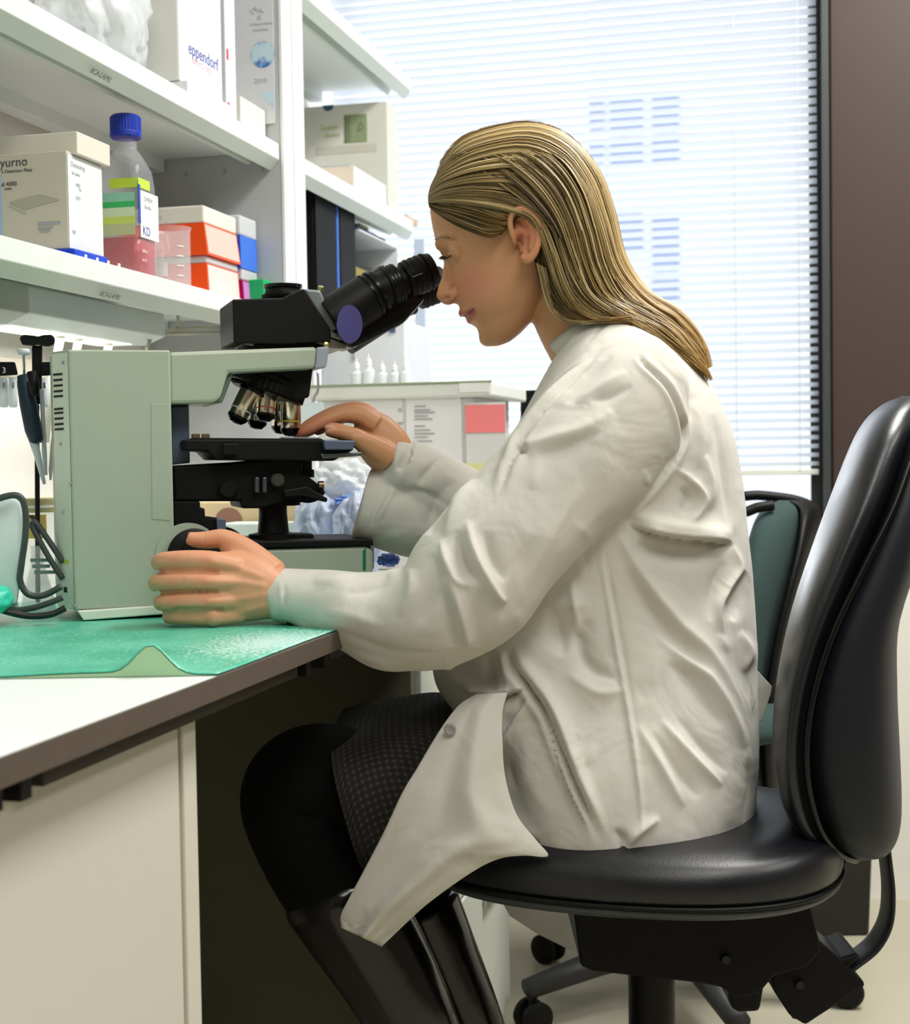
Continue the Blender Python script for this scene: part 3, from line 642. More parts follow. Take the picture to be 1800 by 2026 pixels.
# black box behind coat
a1 = P(1028, 768, 2.5); 
bb = thing('desk_phone', 'black device corner peeking out behind the coat front', 'device', (P(1060, 1000, 2.5)[0], P(1060, 1000, 2.5)[1], 0.0))
prism('body', [(1028, 770), (1080, 756), (1080, 860), (1020, 822)], 2.5, 2.6, lambda a, b, w: P(a, b, w), black_m, bb, .003)
bpy.data.objects.remove(bb.children[0]); bpy.data.objects.remove(bb)
xx0, xx1 = P(1028, 800, 2.75), P(1100, 800, 2.75)
mn = thing('monitor', 'black monitor edge peeking out behind the coat front', 'monitor', (-0.3, 2.7, BZ))
q = onY(1028, 772, 2.72)
box('screen', (q[0], 2.72, BZ + .06), (q[0] + .09, 2.76, q[2]), black_m, mn, .004)
box('stand', (q[0] - .06, 2.69, BZ + .0005), (q[0] + .03, 2.80, BZ + .012), black_m, mn, .003)
box('neck', (q[0] - .005, 2.761, BZ + .012), (q[0] + .025, 2.78, BZ + .12), black_m, mn, .003)
# blue-white tip bags
bl1 = mat('bag_blue_white', (214, 226, 244), .3, transl=.3, var=.12, vscale=60)
blb = mat('bag_blue', (120, 156, 226), .4, var=.3, vscale=40)
def px_blob(name, label, cat, px, py, d, rpx, rpy, rd, m_, seed, amp=.25, fr=8, flat=BZ + .001, group=None):
    c = P(px, py, d); s = d / FPX
    return tag(blob(name, c, (rpx * s, rd, rpy * s), m_, amp, fr, 5, seed=seed, flat=flat), label, cat, group)
px_blob('tip_bag', 'clear bag of blue-tinted tips behind the microscope lamp', 'bag', 640, 1050, 2.02, 52, 78, .05, bl1, 3)
px_blob('tip_bag', 'clear bag of blue-tinted tips behind the far sleeve cuff', 'bag', 712, 1060, 1.95, 46, 80, .05, bl1, 5)
px_blob('plastic_wrap', 'loose white plastic wrap on top of the tip bags', 'wrap', 680, 955, 2.05, 62, 42, .05, bagm, 8, .35, flat=None)
px_blob('blue_wrap', 'blue film lump showing in the tip bags', 'wrap', 700, 992, 1.99, 34, 13, .02, blb, 9, .4, flat=None)
px_blob('blue_wrap', 'blue film scrap at the bench edge below the far cuff', 'wrap', 768, 1108, 1.83, 20, 12, .015, mat('film_blue', (90, 130, 235), .4), 10, .3)
q0, q1 = onZ(372, 1153, BZ), onZ(592, 1150, BZ)
tbx = thing('cardboard_box', 'tan cardboard box with a brown disc seen through the microscope stand', 'box', (q0[0], 1.98, BZ))
Yq = 2.02; a, b = onY(372, 995, Yq), onY(596, 1100, Yq)
box('carton_body', (a[0], Yq, BZ + .0005), (b[0], Yq + .2, a[2]), mat('cardboard', (206, 184, 146), .7), tbx, .001)
c = onY(452, 1030, Yq - .001); mesh('brown_disc', [c] + [c + np.array([.021 * math.cos(t_), 0, .019 * math.sin(t_)]) for t_ in np.linspace(0, 2 * math.pi, 29)[:-1]], [(0, 1 + i, 1 + (i + 1) % 28) for i in range(28)], mat('brown_print', (142, 102, 84), .7), tbx)
Yq = 1.94; a, b = onY(430, 1036, Yq), onY(590, 1100, Yq)
tag(box('white_box', (a[0], Yq, BZ + .0005), (b[0], Yq + .07, a[2]), mat('pale_mint_white', (222, 234, 230), .4), bevel=.002), 'low white box in front of the tan cardboard box', 'box')
# ---- left rear: pipette stand etc.
dl = 1.78
ps = thing('pipette_stand', 'black pipette carousel with a T-shaped handle at the left', 'stand', (P(70, 1100, dl)[0], P(70, 1100, dl)[1], BZ))
def rb(name, pts, w, m_, par, wd_=.02, bev=.002): return prism(name, pts, dl - w / 2, dl + w / 2, lambda a, b, ww: P(a, b, ww), m_, par, bev)
rb('handle', [(38, 668), (46, 662), (68, 664), (76, 666), (84, 663), (102, 662), (109, 668), (107, 682), (98, 686), (82, 685), (76, 682), (64, 685), (44, 683)], .03, black_gloss, ps, bev=.003)
rb('post', [(63, 684), (84, 684), (82, 800), (64, 800)], .012, black_m, ps)
rb('rack_bar', [(-30, 716), (30, 716), (36, 742), (-30, 746)], .02, black_m, ps)
rb('rack_bar', [(80, 716), (118, 716), (118, 742), (80, 744)], .02, black_m, ps)
q = P(4, 738, dl - .0105); text('lettering', '3', .010, q, R0, Z, paper_m, ps, .0001)
rb('lower_post', [(68, 800), (78, 800), (80, 1192), (70, 1192)], .008, black_m, ps); ps.children[-1].hide_render = False
pp = thing('pipette', 'dark teal pipette hanging tilted on the black stand', 'pipette', P(60, 800, dl - .03))
tl = mat('teal_grip', (22, 44, 58), .4); pgr = mat('pale_pipette', (206, 214, 222), .3)
def dt(name, pts, m_, par, k=14, dd=dl - .03): 
    q = np.array([list(P(a, b, dd)) + [r * dd / FPX] for a, b, r in pts]); vs, fs = rings_mesh(tube_rings(q[:, :3], q[:, 3], k)); return mesh(name, vs, fs, m_, par, True)
dt('grip', [(46, 742, 12), (50, 760, 16), (56, 800, 17), (66, 850, 17), (72, 872, 14), (73, 877, 9)], tl, pp)
dt('plunger', [(48, 742, 2.5), (47, 705, 2.5), (47, 703, 2), ], steel, pp)
dt('plunger_button', [(47, 704, 3), (47, 701, 11), (47, 694, 13), (47, 690, 10)], pgr, pp)
dt('hook', [(62, 735, 9), (68, 760, 11), (69, 782, 8)], black_m, pp, dd=dl - .045)
dt('shaft', [(66, 872, 9), (74, 900, 7), (82, 935, 5), (88, 958, 3)], pgr, pp)
dt('tip_ejector', [(82, 770, 4), (86, 850, 4.5), (88, 900, 5), (90, 940, 4)], pgr, pp, dd=dl - .02)
p2 = thing('pipette', 'second pipette mostly hidden behind the microscope back panel', 'pipette', P(108, 800, dl - .01))
dt('grip', [(108, 770, 7), (109, 800, 8), (108, 855, 6)], mat('dark_plum', (40, 22, 40), .4), p2, dd=dl + .0)
dt('shaft', [(108, 856, 5), (104, 880, 4), (100, 930, 4), (100, 950, 2)], mat('grey_shaft', (180, 184, 178), .4), p2, dd=dl + .0)
# rack tubes under the bar
for k, px in enumerate((8, 26, 88)):
    t = thing('tube_holder', ['pale plastic holder under the rack bar at the picture edge', 'pale plastic holder under the rack bar left of the teal pipette', 'pale plastic holder right of the teal pipette'][k], 'holder', P(px, 800, dl + .02))
    dt('body', [(px, 748, 8), (px, 800, 9), (px, 806, 7)], frost, t, dd=dl + .02)
    dt('clip', [(px, 757, 2.5), (px, 768, 2.5)], text_grey, t, dd=dl + .012)
# big jar with tan lid and yellow tape
jr = thing('glass_jar', 'glass jar with a tan lid and yellow hazard tape behind the cables', 'jar', P(100, 1100, dl + .02))
jc = P(78, 1180, 1.835); jc[2] = BZ; s = 1.835 / FPX; H = (1180 - 990) * s
lathe('body', [(0, .001), (44 * s, .001), (48 * s, .008), (48 * s, H - .01), (42 * s, H), (41 * s, H), (46 * s, H - .012), (46 * s, .01), (0, .005)], jc, (0, 0, 1), gls, jr, 36)
lathe('lid', [(0, 0), (45 * s, 0), (46 * s, .003), (46 * s, 26 * s), (44 * s, 28 * s), (0, 28 * s)], jc + np.array([0, 0, H]), (0, 0, 1), mat('tan_lid', (190, 176, 132), .5, var=.1), jr, 36)
lathe('lid_band', [(0, 0), (47 * s, 0), (47 * s, 5 * s), (0, 5 * s)], jc + np.array([0, 0, H + 9 * s]), (0, 0, 1), paper_m, jr, 36)
hm = bpy.data.materials.new('hazard_tape'); hm.use_nodes = True; nt = hm.node_tree; wv = nt.nodes.new('ShaderNodeTexWave'); tc = nt.nodes.new('ShaderNodeTexCoord'); wv.inputs['Scale'].default_value = 14; wv.bands_direction = 'DIAGONAL'
nt.links.new(tc.outputs['Object'], wv.inputs['Vector']); rp = nt.nodes.new('ShaderNodeValToRGB'); rp.color_ramp.interpolation = 'CONSTANT'; rp.color_ramp.elements[0].color = lin((60, 52, 30)); rp.color_ramp.elements[1].position = .1; rp.color_ramp.elements[1].color = lin((214, 182, 96))
nt.links.new(wv.outputs[0], rp.inputs[0]); nt.links.new(rp.outputs[0], nt.nodes['Principled BSDF'].inputs['Base Color']); MATS['hz'] = hm
aa = np.linspace(-1.9, -.7, 9); vs = []
for h in (H - 50 * s, H - 4 * s):
    for a in aa: vs.append(jc + np.array([48.6 * s * math.cos(a), 48.6 * s * math.sin(a), h]))
mesh('hazard_tape', vs, [(i, i + 1, i + 10, i + 9) for i in range(8)], hm, jr)
# conical flask with print
fc = P(76, 1190, 1.755); fc[2] = BZ + .001; s = 1.755 / FPX
fk = thing('glass_flask', 'small printed glass flask behind the microscope cables', 'flask', fc)
lathe('body', [(0, 0), (34 * s, 0), (36 * s, .003), (30 * s, 40 * s), (14 * s, 95 * s), (12 * s, 130 * s), (14 * s, 134 * s), (11 * s, 130 * s), (12.6 * s, 95 * s), (28.5 * s, 40 * s), (34 * s, .005), (0, .004)], fc, (0, 0, 1), gls, fk, 32)
for k, (w_, h_) in enumerate(((.026, 78), (.020, 66), (.024, 54))):
    q = P(60 + 4 * k, 1190 - h_, 1.665); box('printed_patch', (0, -.0002, 0), (w_, .0002, .004), mat('print_teal_grey', (120, 136, 134), .6), fk, 0, M=frame_mat(q, R0, F0, Z))
# white device at far left, glove
wdv = thing('white_instrument', 'rounded white plastic instrument at the left margin with a cable', 'device', P(10, 1190, 1.66))
prism('housing', [(-60, 985), (25, 985), (40, 992), (48, 1030), (44, 1120), (34, 1196), (-60, 1200)], 1.62, 1.70, lambda a, b, w: P(a, b, w), mat('instrument_white', (220, 228, 228), .35), wdv, .006, smooth=True)
prism('foot', [(-60, 1190), (36, 1190), (38, 1204), (-60, 1206)], 1.63, 1.69, lambda a, b, w: P(a, b, w), frost, wdv, .001)
tag(blob('nitrile_glove', P(-2, 1186, 1.60), (.012, .02, .0135), mat('teal_glove', (60, 196, 170), .4, var=.08), .25, 5, 4, seed=4, flat=BZ + .003), 'teal rubber glove lump at the left margin', 'glove')
# ============================================================ GREEN BENCH PAD
gm_ = bpy.data.materials.new('green_pad'); gm_.use_nodes = True; nt = gm_.node_tree; b = nt.nodes['Principled BSDF']
tc = nt.nodes.new('ShaderNodeTexCoord'); n1 = nt.nodes.new('ShaderNodeTexNoise'); n1.inputs['Scale'].default_value = 9; n1.inputs['Detail'].default_value = 4
nt.links.new(tc.outputs['Object'], n1.inputs['Vector']); rp = nt.nodes.new('ShaderNodeValToRGB')
rp.color_ramp.elements[0].position = .35; rp.color_ramp.elements[0].color = lin((56, 172, 140)); rp.color_ramp.elements[1].position = .65; rp.color_ramp.elements[1].color = lin((98, 198, 170))
nt.links.new(n1.outputs[0], rp.inputs[0])
# wet droplets near the bench edge: small pale specks with a shape of their own
n2 = nt.nodes.new('ShaderNodeTexNoise'); n2.inputs['Scale'].default_value = 260; n2.inputs['Detail'].default_value = 1
mp = nt.nodes.new('ShaderNodeMapping'); nt.links.new(tc.outputs['Object'], mp.inputs[0]); nt.links.new(mp.outputs[0], n2.inputs['Vector'])
n3 = nt.nodes.new('ShaderNodeTexGradient'); n3.gradient_type = 'SPHERICAL'
mp3 = nt.nodes.new('ShaderNodeMapping'); mp3.vector_type = 'TEXTURE'
pc_ = onZ(540, 1275, BZ); mp3.inputs['Location'].default_value = (pc_[0], pc_[1], BZ); mp3.inputs['Scale'].default_value = (.09, .15, .1)
nt.links.new(tc.outputs['Object'], mp3.inputs[0]); nt.links.new(mp3.outputs[0], n3.inputs['Vector'])
ad = nt.nodes.new('ShaderNodeMath'); ad.operation = 'MULTIPLY_ADD'; ad.inputs[1].default_value = .42; nt.links.new(n3.outputs[1], ad.inputs[0]); nt.links.new(n2.outputs[0], ad.inputs[2])
st = nt.nodes.new('ShaderNodeMapRange'); st.inputs[1].default_value = .62; st.inputs[2].default_value = .80; nt.links.new(ad.outputs[0], st.inputs[0])
mxr = nt.nodes.new('ShaderNodeMix'); mxr.data_type = 'RGBA'; nt.links.new(st.outputs[0], mxr.inputs[0]); nt.links.new(rp.outputs[0], mxr.inputs[6]); mxr.inputs[7].default_value = lin((196, 232, 226))
nt.links.new(mxr.outputs[2], b.inputs['Base Color']); b.inputs['Roughness'].default_value = .35
bp = nt.nodes.new('ShaderNodeBump'); bp.inputs['Strength'].default_value = .35; bp.inputs['Distance'].default_value = .0015; nt.links.new(n2.outputs[0], bp.inputs['Height']); nt.links.new(bp.outputs[0], b.inputs['Normal'])
MATS['green_pad'] = gm_
ni, nj = 80, 60
PXg = np.zeros((ni, nj, 3))
for i in range(ni):
    s = i / (ni - 1)
    # near (front) edge in photo pixels, then far edge further back on the bench
    xa = -60 + s * 430; ya_ = 1333 + 2 * math.sin(s * 6)
    A = onZ(xa, ya_, BZ + .001)
    for j in range(nj):
        t = j / (nj - 1)
        PXg[i, j] = (A[0] + 0 * t, A[1] + t * .46, BZ + .0012)
# right side of the pad follows the bench edge
E0 = onZ(372, 1336, BZ + .001); x_edge = BX - .002
XL = -1.0
rows = []
for j in range(nj):
    t = j / (nj - 1); y = E0[1] + t * (1.62 - E0[1])
    xr = x_edge; row = []
    for i in range(ni):
        s = i / (ni - 1); 
        # front edge slants like in the photo
        x = XL + s * (xr - XL); yf0 = E0[1] + (x - E0[0]) * math.tan(YAW); yy = yf0 + t * (1.70 - yf0)
        z_ = BZ + .0013 + .0006 * math.sin(9 * x + 14 * y) * min(1, 6 * t)
        row.append([x, yy, z_])
    rows.append(row)
G = np.array(rows)
pxg, pyg, _ = proj(G.reshape(-1, 3)); pxg = pxg.reshape(G.shape[:2]); pyg = pyg.reshape(G.shape[:2])
G[..., 2] += 0.024 * np.exp(-((pxg - 300) / 42) ** 2) * np.exp(-np.maximum(0, (1333 - pyg)) / 14) * (pyg > 1200) * (pxg > 100) + .003 * np.exp(-((pxg - 180) / 150) ** 2) * np.exp(-np.maximum(0, (1333 - pyg)) / 10)
vs = G.reshape(-1, 3); fs = [(j * ni + i, j * ni + i + 1, (j + 1) * ni + i + 1, (j + 1) * ni + i) for j in range(nj - 1) for i in range(ni - 1)]
pad = tag(mesh('bench_pad', vs, fs, gm_, None, True), 'green absorbent bench pad with a curled front corner under the microscope', 'bench pad')
so = pad.modifiers.new('s', 'SOLIDIFY'); so.thickness = .0008; so.offset = 1
ul = []
for i in range(ni): 
    p = G[0, i].copy(); ul.append(p)
vs = []
for p in ul: vs.append([p[0], p[1], BZ + .0006]); vs.append([p[0], p[1] - .0006, max(BZ + .0008, p[2] - .0006)])
mesh('pad_backing', vs, [(2 * i, 2 * i + 2, 2 * i + 3, 2 * i + 1) for i in range(ni - 1)], mat('pad_backing', (160, 200, 156), .7), pad, True, 'pale yellow-green underside along the lifted edge')

# ============================================================ MICROSCOPE
MB = BZ + .0035
MO = onZ(149, 1228, MB); MYAW = math.radians(17)
MF = R0 * math.cos(MYAW) + F0 * math.sin(MYAW); MS = R0 * math.sin(MYAW) - F0 * math.cos(MYAW)   # forward, towards the camera
def MW(a, z, w): return MO + MF * a + Z * (z - MO[2]) - MS * w
def MP(px, py, w):
    r = ray(px, py); O = MO - MS * w; t = ((O - CAM) @ MS) / (r @ MS); q = CAM + r * t; return q
def ML(px, py, w):
    q = MP(px, py, w); return ((q - MO) @ MF, q[2])
def mpr(name, pts, w0, w1, m_, par, ref=None, bev=.002, smooth=False, label=None):
    ref = w0 if ref is None else ref
    return prism(name, [ML(a, b, ref) for a, b in pts], w0, w1, lambda a, b, w: MW(a, b, w), m_, par, bev, label, smooth=smooth)
def mlathe(name, prof, px, py, w, axis, m_, par, k=32): return lathe(name, [(r, h) for r, h in prof], MP(px, py, w), axis, m_, par, k)
MFm = frame_mat(MO, MF, -MS, Z)
mic = thing('microscope', 'grey-green compound microscope with a black binocular head on the green pad', 'microscope', MO)
paint = mat('microscope_paint', (170, 180, 162), .42, var=.015, vscale=20, bump=.04, bscale=500)
paint2 = mat('lit_back_and_lip_paint', (224, 226, 212), .45, var=.01)  # paler copy of the paint; brightness of the lit back put into colour
bluegrey = mat('blue_grey_rail', (98, 110, 132), .35, metal=.2)
WB = .15
aR, zt = ML(336, 690, 0)
# stand column
outl = [(0, 0), (aR, 0), (aR, WB), (0, WB)]
prism('column', [(0.0, 0.0), (aR, 0.0), (aR, WB), (0.0, WB), (-.017, WB - .034), (-.017, .034)], MB + .012, ML(200, 692, 0)[1], lambda a, b, w: MW(a, w, b), paint, mic, .002)
zc0, zc1 = MB + .013, ML(120, 693, 0)[1] - .002
def bp_(t, z, off=.0006):   # point on the chamfered back strip, t 0..1 from near edge backwards
    n = np.array([-.034, -.017]); n = n / np.linalg.norm(n)
    return MW(-.017 * t + n[0] * off, z, .034 * t + n[1] * off)
mesh('back_panel', [bp_(.03, zc0), bp_(.97, zc0), bp_(.97, zc1), bp_(.03, zc1)], [(0, 1, 2, 3)], paint2, mic)  # light falling on the back strip is in its colour
def bpx(px, py):
    best = None
    for t in np.linspace(0, 1, 41):
        for _ in (0,):
            z_ = MO[2]
        q0 = bp_(t, .9); 
        x_, y_, d_ = proj(q0)
        if best is None or abs(x_ - px) < best[0]: best = (abs(x_ - px), t, d_)
    t, d = best[1], best[2]
    q = P(px, py, d); return t, q[2]
vent = mat('vent_dark', (26, 26, 24), .7)
for ys in ([742, 753, 764, 775, 785], [810, 818, 829, 840, 850]):
    for k, y in enumerate(ys):
        (ta, za), (tb, zb_) = bpx(113, y), bpx(131, y - 1.5)
        vs = [bp_(ta, za - .0012, .0011), bp_(tb, zb_ - .0012, .0011), bp_(tb, zb_ + .0012, .0011), bp_(ta, za + .0012, .0011)]
        mesh('vent_slot', vs, [(0, 1, 2, 3)], vent, mic)
for (x, y) in ((133, 718), (124, 878), (141, 957), (126, 1013), (147, 1200)):
    t, z_ = bpx(x, y); q = bp_(t, z_, .0008); lathe('screw', [(0, 0), (.0022, 0), (.0018, .0012), (0, .0012)], q, MF * -.5 + MS * .85, steel, mic, 10)
t, z_ = bpx(133, 1112); q = bp_(.55, z_, .001); vs = [bp_(.30, z_ - .0022, .001), bp_(.75, z_ - .0022, .001), bp_(.75, z_ + .0022, .001), bp_(.30, z_ + .0022, .001)]
mesh('yellow_sticker', vs, [(0, 1, 2, 3)], mat('sticker_yellow', (206, 210, 40), .5), mic)
t, z_ = bpx(132, 1168); vs = [bp_(.40, z_ - .003, .001), bp_(.60, z_ - .003, .001), bp_(.60, z_ + .003, .001), bp_(.40, z_ + .003, .001)]
mesh('switch', vs, [(0, 1, 2, 3)], vent, mic)
# access cover line on the side, base lip, feet
mpr('side_cover', [(299, 798), (334, 799), (337, 1030), (301, 1027)], -.0006, .0004, paint, mic, 0, .0003)
mpr('base_lip', [(152, 1208), (338, 1196), (345, 1213), (165, 1227)], -.004, WB, paint2, mic, 0, .0015)
aB = ML(738, 1090, .012)[0]; zB = ML(600, 1084, .012)[1]; prism('front_base', [(aR - .004, MB + .006), (aR - .004, zB), (aB - .008, zB), (aB, zB - .006), (aB, MB + .006)], .012, WB - .012, lambda a, b, w: MW(a, b, w), paint, mic, .004)
mpr('base_badge', [(718, 1090), (724, 1083), (724, 1130), (718, 1128)], .0112, .03, mat('badge_green', (20, 116, 76), .4), mic, .011, .0005)
mpr('base_nose', [(724.5, 1084), (741, 1079), (741, 1128), (724.5, 1128)], .018, WB - .018, mat('nose_grey', (118, 124, 118), .4), mic, .018, .003)
mpr('base_deck', [(440, 1072), (736, 1066), (740, 1079), (440, 1085)], .008, WB - .008, black_m, mic, .008, .0015)
for a in (.02, .29):
    for w in (.025, WB - .025): lathe('rubber_foot', [(0, 0), (.012, 0), (.012, .012), (0, .012)], MW(a, MB - .0015, w), Z, black_m, mic, 20)
mpr('base_skirt', [(165, 1226), (345, 1213), (345, 1219), (168, 1232)], .006, WB - .006, black_m, mic, 0, .0006)
# arm
mpr('arm', [(334, 697), (335, 799), (424, 797), (436, 788), (452, 738), (623, 729), (627, 686)], .004, WB - .004, paint, mic, .004, .004)
mpr('arm_nose', [(626.5, 687), (652, 685), (646, 727), (622.5, 730)], .014, WB - .014, mat('nose_blue_grey', (164, 172, 184), .4), mic, .014, .002)
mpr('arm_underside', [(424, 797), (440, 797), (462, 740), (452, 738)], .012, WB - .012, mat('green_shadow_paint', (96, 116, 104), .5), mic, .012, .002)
# focus rail behind stage
mpr('focus_rail', [(338, 800), (374, 800), (376, 916), (340, 920)], .045, WB - .035, bluegrey, mic, .045, .0015)
mpr('rail_cap', [(338, 797), (370, 797), (370, 806), (338, 806)], .04, WB - .03, black_m, mic, .045, .001)
# nosepiece
NP = MP(545, 735, .07)
mpr('nosepiece_mount', [(446, 740), (620, 726), (612, 786), (590, 792), (520, 770), (470, 746)], .035, .108, black_m, mic, .035, .004)
ax = np.array(MF) * (-.34) - Z * .92 ; ax /= np.linalg.norm(ax)
tc0 = MP(536, 752, .07)
lathe('turret', [(0, -.006), (.036, -.006), (.042, -.001), (.042, .003), (.0445, .005), (.0445, .016), (.042, .019), (0, .02)], tc0, ax, black_m, mic, 48)
a_ = MF - ax * (MF @ ax); a_ /= np.linalg.norm(a_); b_ = np.cross(ax, a_)
for k in range(40):
    t = 2 * math.pi * k / 40; q = tc0 + ax * .0045 + (a_ * math.cos(t) + b_ * math.sin(t)) * .0445
    tube('knurl', [q, q + ax * .012], .0014, black_m, mic, 5)
def objective(base, tip, r, rings, tipc, nm_label):
    base = np.asarray(base); tip = np.asarray(tip); v = tip - base; L = np.linalg.norm(v)
    o = lathe('objective_lens', [(0, 0), (r, 0), (r, L * .60), (r * .96, L * .62), (r * .96, L * .84), (r * .55, L * .98), (0, L)], base, v, chrome, mic, 28, nm_label)
    lathe('lens_collar', [(0, L * .0), (r * 1.12, 0), (r * 1.12, L * .08), (0, L * .08)], base, v, black_gloss, o, 28)
    lathe('lens_barrel_tip', [(0, L * .80), (r * 1.02, L * .80), (r * .98, L * .88), (r * .58, L * 1.0), (0, L * 1.005)], base, v, black_gloss, o, 28)
    lathe('colour_ring', [(0, L * .60), (r * 1.03, L * .60), (r * 1.03, L * .635), (0, L * .635)], base, v, mat(*rings), o, 28)
    lathe('front_lens', [(0, L * 1.004), (r * .4, L * 1.004), (r * .2, L * 1.02), (0, L * 1.02)], base, v, mat(*tipc), o, 20)
vio = ('lens_violet', (104, 92, 200), .1)
objective(MP(497, 770, .05), MP(465, 836, .05), .0125, ('ring_grey', (190, 188, 170), .3), vio, 'chrome objective lens tilted to the left')
objective(MP(530, 773, .06), MP(524, 832, .052), .0115, ('ring_red', (196, 52, 40), .4), vio, 'chrome objective lens with a red ring')
objective(MP(520, 775, .095), MP(506, 848, .095), .012, ('ring_blue', (44, 90, 190), .4), vio, 'dark objective lens with a blue tip behind the others')
objective(MP(575, 788, .07), MP(575, 862, .07), .0125, ('ring_yellow', (206, 178, 30), .4), vio, 'chrome objective lens with a yellow ring over the stage')
objective(MP(560, 785, .105), MP(556, 858, .105), .0125, ('ring_green', (44, 120, 70), .4), vio, 'dark objective lens behind the yellow-ringed one')
# head
mpr('head_housing', [(460, 592), (558, 589), (598, 571), (604, 572), (655, 652), (655, 676), (560, 680), (462, 678)], .020, .128, black_m, mic, .020, .003)
mpr('head_facet', [(600, 571), (634, 574), (668, 652), (640, 664), (604, 580)], .026, .122, mat('head_grey_facet', (120, 128, 130), .3), mic, .026, .003)
mpr('head_wedge', [(640, 604), (760, 520), (845, 590), (800, 640), (700, 690), (664, 672), (640, 650)], .040, .110, black_gloss, mic, .040, .006)
mpr('head_base', [(478, 679), (640, 676), (640, 687), (490, 689)], .035, .115, black_gloss, mic, .035, .002)
mpr('clamp_plate', [(612, 662), (636, 664), (690, 682), (684, 690), (650, 688), (614, 672)], .024, .120, mat('clamp_metal', (128, 126, 112), .35, metal=.5), mic, .024, .0015)
mpr('clamp_plate', [(636, 650), (648, 650), (682, 668), (676, 674), (640, 662)], .022, .118, mat('clamp_metal', (128, 126, 112), .35, metal=.5), mic, .022, .0015)
mpr('maker_plate', [(482, 677), (505, 678), (500, 684), (484, 682)], .030, .032, steel, mic, .03, .0004)
lathe('camera_port', [(0, 0), (.026, 0), (.0265, .003), (.022, .006), (.021, .012), (0, .012)], MP(560, 590, .075), Z, black_m, mic, 40)
lathe('port_cap', [(0, .012), (.0235, .012), (.0235, .016), (0, .018)], MP(560, 590, .075), Z, black_gloss, mic, 40)
lathe('clamp_screw', [(0, 0), (.0035, 0), (.0035, .006), (0, .007)], MP(634, 576, .05), Z * .8 + MS * .4, mat('brass', (206, 196, 130), .3, metal=.8), mic, 14)
lathe('clamp_screw', [(0, 0), (.003, 0), (.003, .004), (0, .005)], MP(644, 682, .023), MS, mat('brass', (206, 196, 130), .3, metal=.8), mic, 14)
# binocular tubes
def binoc(w, dx, dy, lab):
    p0 = MP(652 + dx, 637 + dy, w); p1 = MP(752 + dx, 574 + dy, w); p2 = MP(788 + dx, 553 + dy, w); p3 = MP(856 + dx, 533 + dy, w)
    v = p1 - p0; L = np.linalg.norm(v)
    t = lathe('binocular_tube', [(0, 0), (.0285, 0), (.029, .004), (.0285, L * .75), (.0275, L * .8), (.0275, L * .86), (.026, L * .88), (.026, L), (0, L)], p0, v, black_m, mic, 40, lab)
    lathe('tube_ring', [(0, L * .79), (.0292, L * .79), (.0292, L * .82), (0, L * .82)], p0, v, black_gloss, t, 40)
    lathe('tube_ring', [(0, L * .9), (.0285, L * .9), (.0285, L * .95), (0, L * .95)], p0, v, black_gloss, t, 40)
    v2 = p3 - p1; L2 = np.linalg.norm(v2)
    e = lathe('eyepiece', [(0, -.004), (.022, -.004), (.022, L2 * .12), (.0245, L2 * .14), (.0245, L2 * .34), (.0185, L2 * .38), (.0185, L2 * .45), (.0225, L2 * .48), (.0235, L2 * .8), (.0225, L2 * .82), (.0225, L2 * .9), (.0205, L2), (.0155, L2), (.0145, L2 * .96), (0, L2 * .96)], p1, v2, black_m, mic, 40, lab.replace('tube', 'eyepiece'))
    for fr_ in (.18, .24, .30, .56, .66, .76, .86):
        r_ = .025 if fr_ < .4 else .0238
        lathe('grip_ring', [(0, L2 * fr_), (r_, L2 * fr_), (r_, L2 * (fr_ + .022)), (0, L2 * (fr_ + .022))], p1, v2, black_gloss, e, 40)
    tube('index_line', [p1 + v2 * f_ + MS * .0238 for f_ in (.52, .70)], .0005, text_grey, e, 5)
    return v2 / L2
binoc(.040, 0, 0, 'near black binocular tube')
binoc(.100, 22, 24, 'far black binocular tube')
q = MP(692, 641, .040 - .0305)
a1, b1 = ML(692, 641, .0095)
vv = MP(752, 574, .04) - MP(652, 637, .04); vv /= np.linalg.norm(vv)
n = 28; cyl = np.cross(vv, MS); cyl /= np.linalg.norm(cyl)
mesh('pivot_cover', [q] + [q + MF * .0155 * math.cos(t) + Z * .0225 * math.sin(t) for t in np.linspace(0, 2 * math.pi, n + 1)[:-1]] + [q + MS * -.006 + MF * .0155 * math.cos(t) + Z * .0225 * math.sin(t) for t in np.linspace(0, 2 * math.pi, n + 1)[:-1]],
     [(0, 1 + i, 1 + (i + 1) % n) for i in range(n)] + [(1 + i, 1 + n + i, 1 + n + (i + 1) % n, 1 + (i + 1) % n) for i in range(n)], mat('violet_coating', (84, 80, 138), .3), mic, False, 'violet-blue oval cover on the binocular pivot')
# stage
mpr('stage', [(364, 872), (372, 869), (700, 870), (700, 890), (660, 912), (428, 910), (412, 893), (366, 890)], .002, .118, black_dull, mic, .002, .002)
mpr('stage_plate', [(385, 866), (638, 868), (638, 873), (385, 872)], .012, .110, black_m, mic, .012, .0008)
mpr('slide_holder', [(440, 878), (470, 878), (470, 900), (440, 900)], -.006, .001, black_m, mic, 0, .001)
mpr('slide', [(560, 864), (632, 865), (632, 868), (560, 867)], .04, .065, mat('slide_glass', (214, 224, 228), .1, trans=.6, ior=1.2), mic, .04, .0003)
mpr('stage_knob_block', [(636, 870), (700, 872), (694, 890), (640, 890)], -.012, .0, bluegrey, mic, 0, .0015)
mpr('stage_arm', [(634, 898), (716, 894), (716, 902), (640, 908)], .0, .02, mat('arm_steel', (120, 126, 124), .35, metal=.7), mic, 0, .001)
